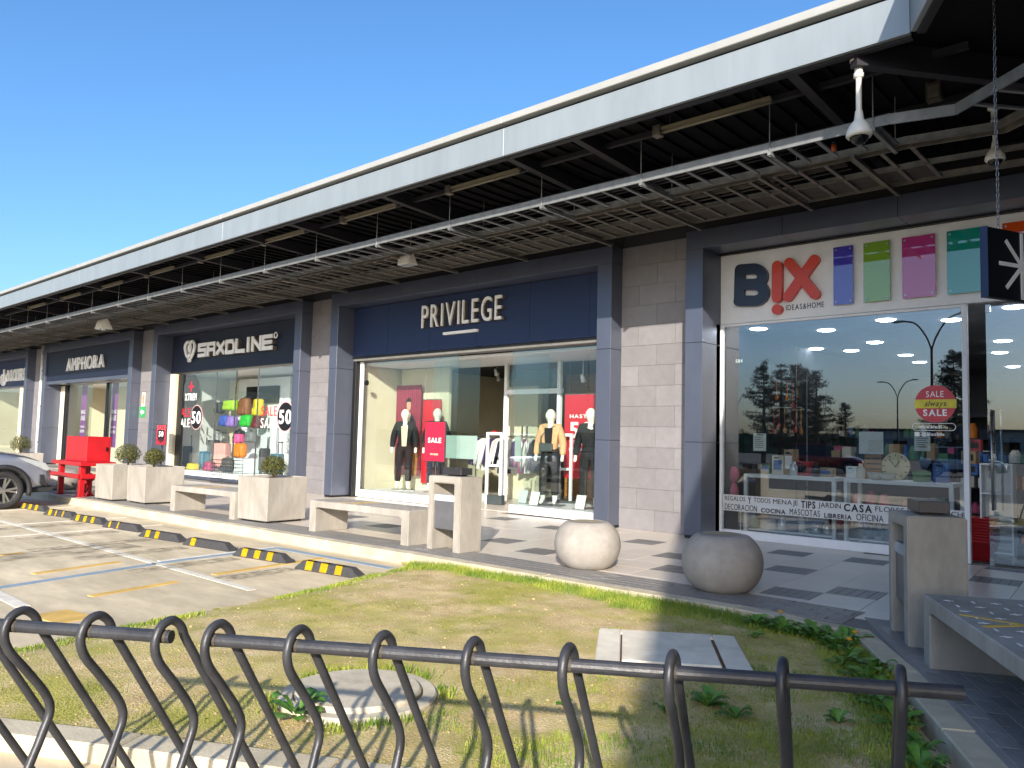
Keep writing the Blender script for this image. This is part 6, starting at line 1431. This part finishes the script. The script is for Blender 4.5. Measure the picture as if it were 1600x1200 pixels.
for q in range(22):
    x = -.22+.042*q; zz = (1.0 if q % 2 else .6); L = random.uniform(.22, .36); m = random.choice(['wood', 'wood_dark', 'box_red', 'steel', 'black', 'bag_orange'])
    b = B(); b.tube([(x, -.02, zz), (x, -.02, zz-L)], .007, 5); b.lathe([(0, 0), (.025, .02), (.03, .05), (.012, .09), (0, .1)], 10, (x, -.02, zz-L-.07)); obj('utensil', b, m, t, local=True)
# ------------------------------------------------------------------ what stands across the car park, mirrored in the windows
def refl(px, py, dist):
    d = wray(px, py); q = CAM+d*(YG/d[1]); e = d.copy(); e[1] *= -1; return q+e*(dist/np.hypot(e[0], e[1]))
def lamp_post(x, y, h, label):
    t = thing('street_lamp', label, 'street lamp', (x, y, ZP), math.radians(25), 'double armed lamp posts across the car park')
    b = B(); b.tube([(0, 0, 0), (0, 0, h*.82)], [.09, .055], 10); obj('pole', b, 'beam_black', t, local=True, smooth=True)
    for s_ in (-1, 1):
        b = B(); b.tube(curve([(0, 0, h*.80), (s_*.25, 0, h*.88), (s_*.8, 0, h*.97), (s_*1.5, 0, h)], 6), .04, 8); obj('arm', b, 'beam_black', t, local=True, smooth=True)
        b = B(); b.box(s_*1.45 if s_ > 0 else -2.0, 2.0 if s_ > 0 else -1.45, -.1, .1, h-.05, h+.04, bev=.03); obj('lamp_head', b, 'beam_black', t, local=True)
p = refl(1455, 495, 28); lamp_post(p[0], p[1], p[2]+.13, 'tall double armed lamp post mirrored in the housewares window')
p = refl(1402, 595, 62); lamp_post(p[0], p[1], p[2]+.13, 'farther double armed lamp post mirrored low in the housewares window'); p = refl(1152, 640, 95); lamp_post(p[0], p[1], 8, 'farthest lamp post mirrored at the left of the housewares window')
def conifer(x, y, h, r, label, seed):
    t = thing('pine_tree', label, 'tree', (x, y, ZP), 0, 'pine trees across the car park'); R_ = random.Random(seed)
    b = B(); b.tube([(0, 0, 0), (.05, 0, h*.5), (0, 0, h*.98)], [.22, .13, .02], 8); obj('trunk', b, 'bark', t, local=True)
    vs, fs = [], []; bb = B()
    for q in range(95):
        f_ = R_.random()**.9; z = h*(.14+.84*f_); L = r*(1.05-f_)**.75*R_.uniform(.55, 1.1)+.12; a = R_.random()*6.283; up = R_.uniform(-.05, .35)
        dx, dy = math.cos(a), math.sin(a); bb.tube([(0, 0, z), (dx*L*.6, dy*L*.6, z+L*up*.4), (dx*L, dy*L, z+L*up)], [.03, .018, .006], 4)
        for w in range(int(24+L*26)):
            s_ = R_.random()**.6; c = np.array([dx*L*s_, dy*L*s_, z+L*up*s_*s_])+np.array([R_.gauss(0, .12), R_.gauss(0, .12), R_.gauss(0, .07)])
            n_ = np.array([R_.gauss(0, 1) for _ in range(3)]); n_ /= np.linalg.norm(n_); e_ = np.cross(n_, [R_.gauss(0, 1) for _ in range(3)]); e_ /= np.linalg.norm(e_); o = len(vs); l_ = R_.uniform(.1, .22)
            vs += [tuple(c-n_*l_*.2), tuple(c+n_*l_+e_*.03), tuple(c+n_*l_*.9-e_*.05)]; fs.append((o, o+1, o+2))
    obj('limbs', bb, 'bark', t, local=True); me = bpy.data.meshes.new('crown'); me.from_pydata(vs, [], fs); obj('crown', me, 'needle', t, local=True)
for q, (px, py, d, r, lb) in enumerate(((1193, 562, 58, 2.6, 'tallest dark pine mirrored at the left of the housewares window'), (1220, 568, 60, 2.4, 'pine mirrored just right of the tallest one'), (1243, 567, 57, 2.6, 'pine mirrored in the middle of the left clump'), (1275, 578, 60, 2.6, 'pine mirrored at the right of the left clump'), (1258, 574, 64, 2.2, 'slim pine mirrored between the clump trees'), (1489, 548, 48, 2.4, 'pine mirrored beside the round sale sticker'), (1506, 550, 52, 2.2, 'pine mirrored at the right frame of the housewares window'), (1320, 626, 110, 2.4, 'small far pine mirrored near the middle of the window'))):
    p = refl(px, py, d); conifer(p[0], p[1], p[2]+.13, r, lb, 50+q)
b = B(); pts = []
for q in range(60):
    x = -260+q*7.5; pts.append((x, 3.0+3.5*abs(mn.noise((x*.03, 1, 0)))+1.4*mn.noise((x*.2, 2, 0))))
b.prism([(-260, -.2)]+[p for p in pts]+[(182, -.2)], -152, -132, 'y'); struct('far_hill', b, 'hill_green')
t = thing('far_building', 'low pale building mirrored far off in the housewares window', 'building', (-26, -112, ZP)); b = B(); b.box(-16, 16, -6, 6, 0, 4.2); obj('wall', b, 'concrete', t, local=True); b = B(); b.box(-16.4, 16.4, -6.4, 6.4, 4.2, 4.6); obj('roof', b, 'dark_wall', t, local=True)
for q in range(8): b = B(); b.box(-14+q*3.6, -12+q*3.6, 6.0, 6.05, 1, 2.8); obj('window', b, 'car_glass', t, local=True)
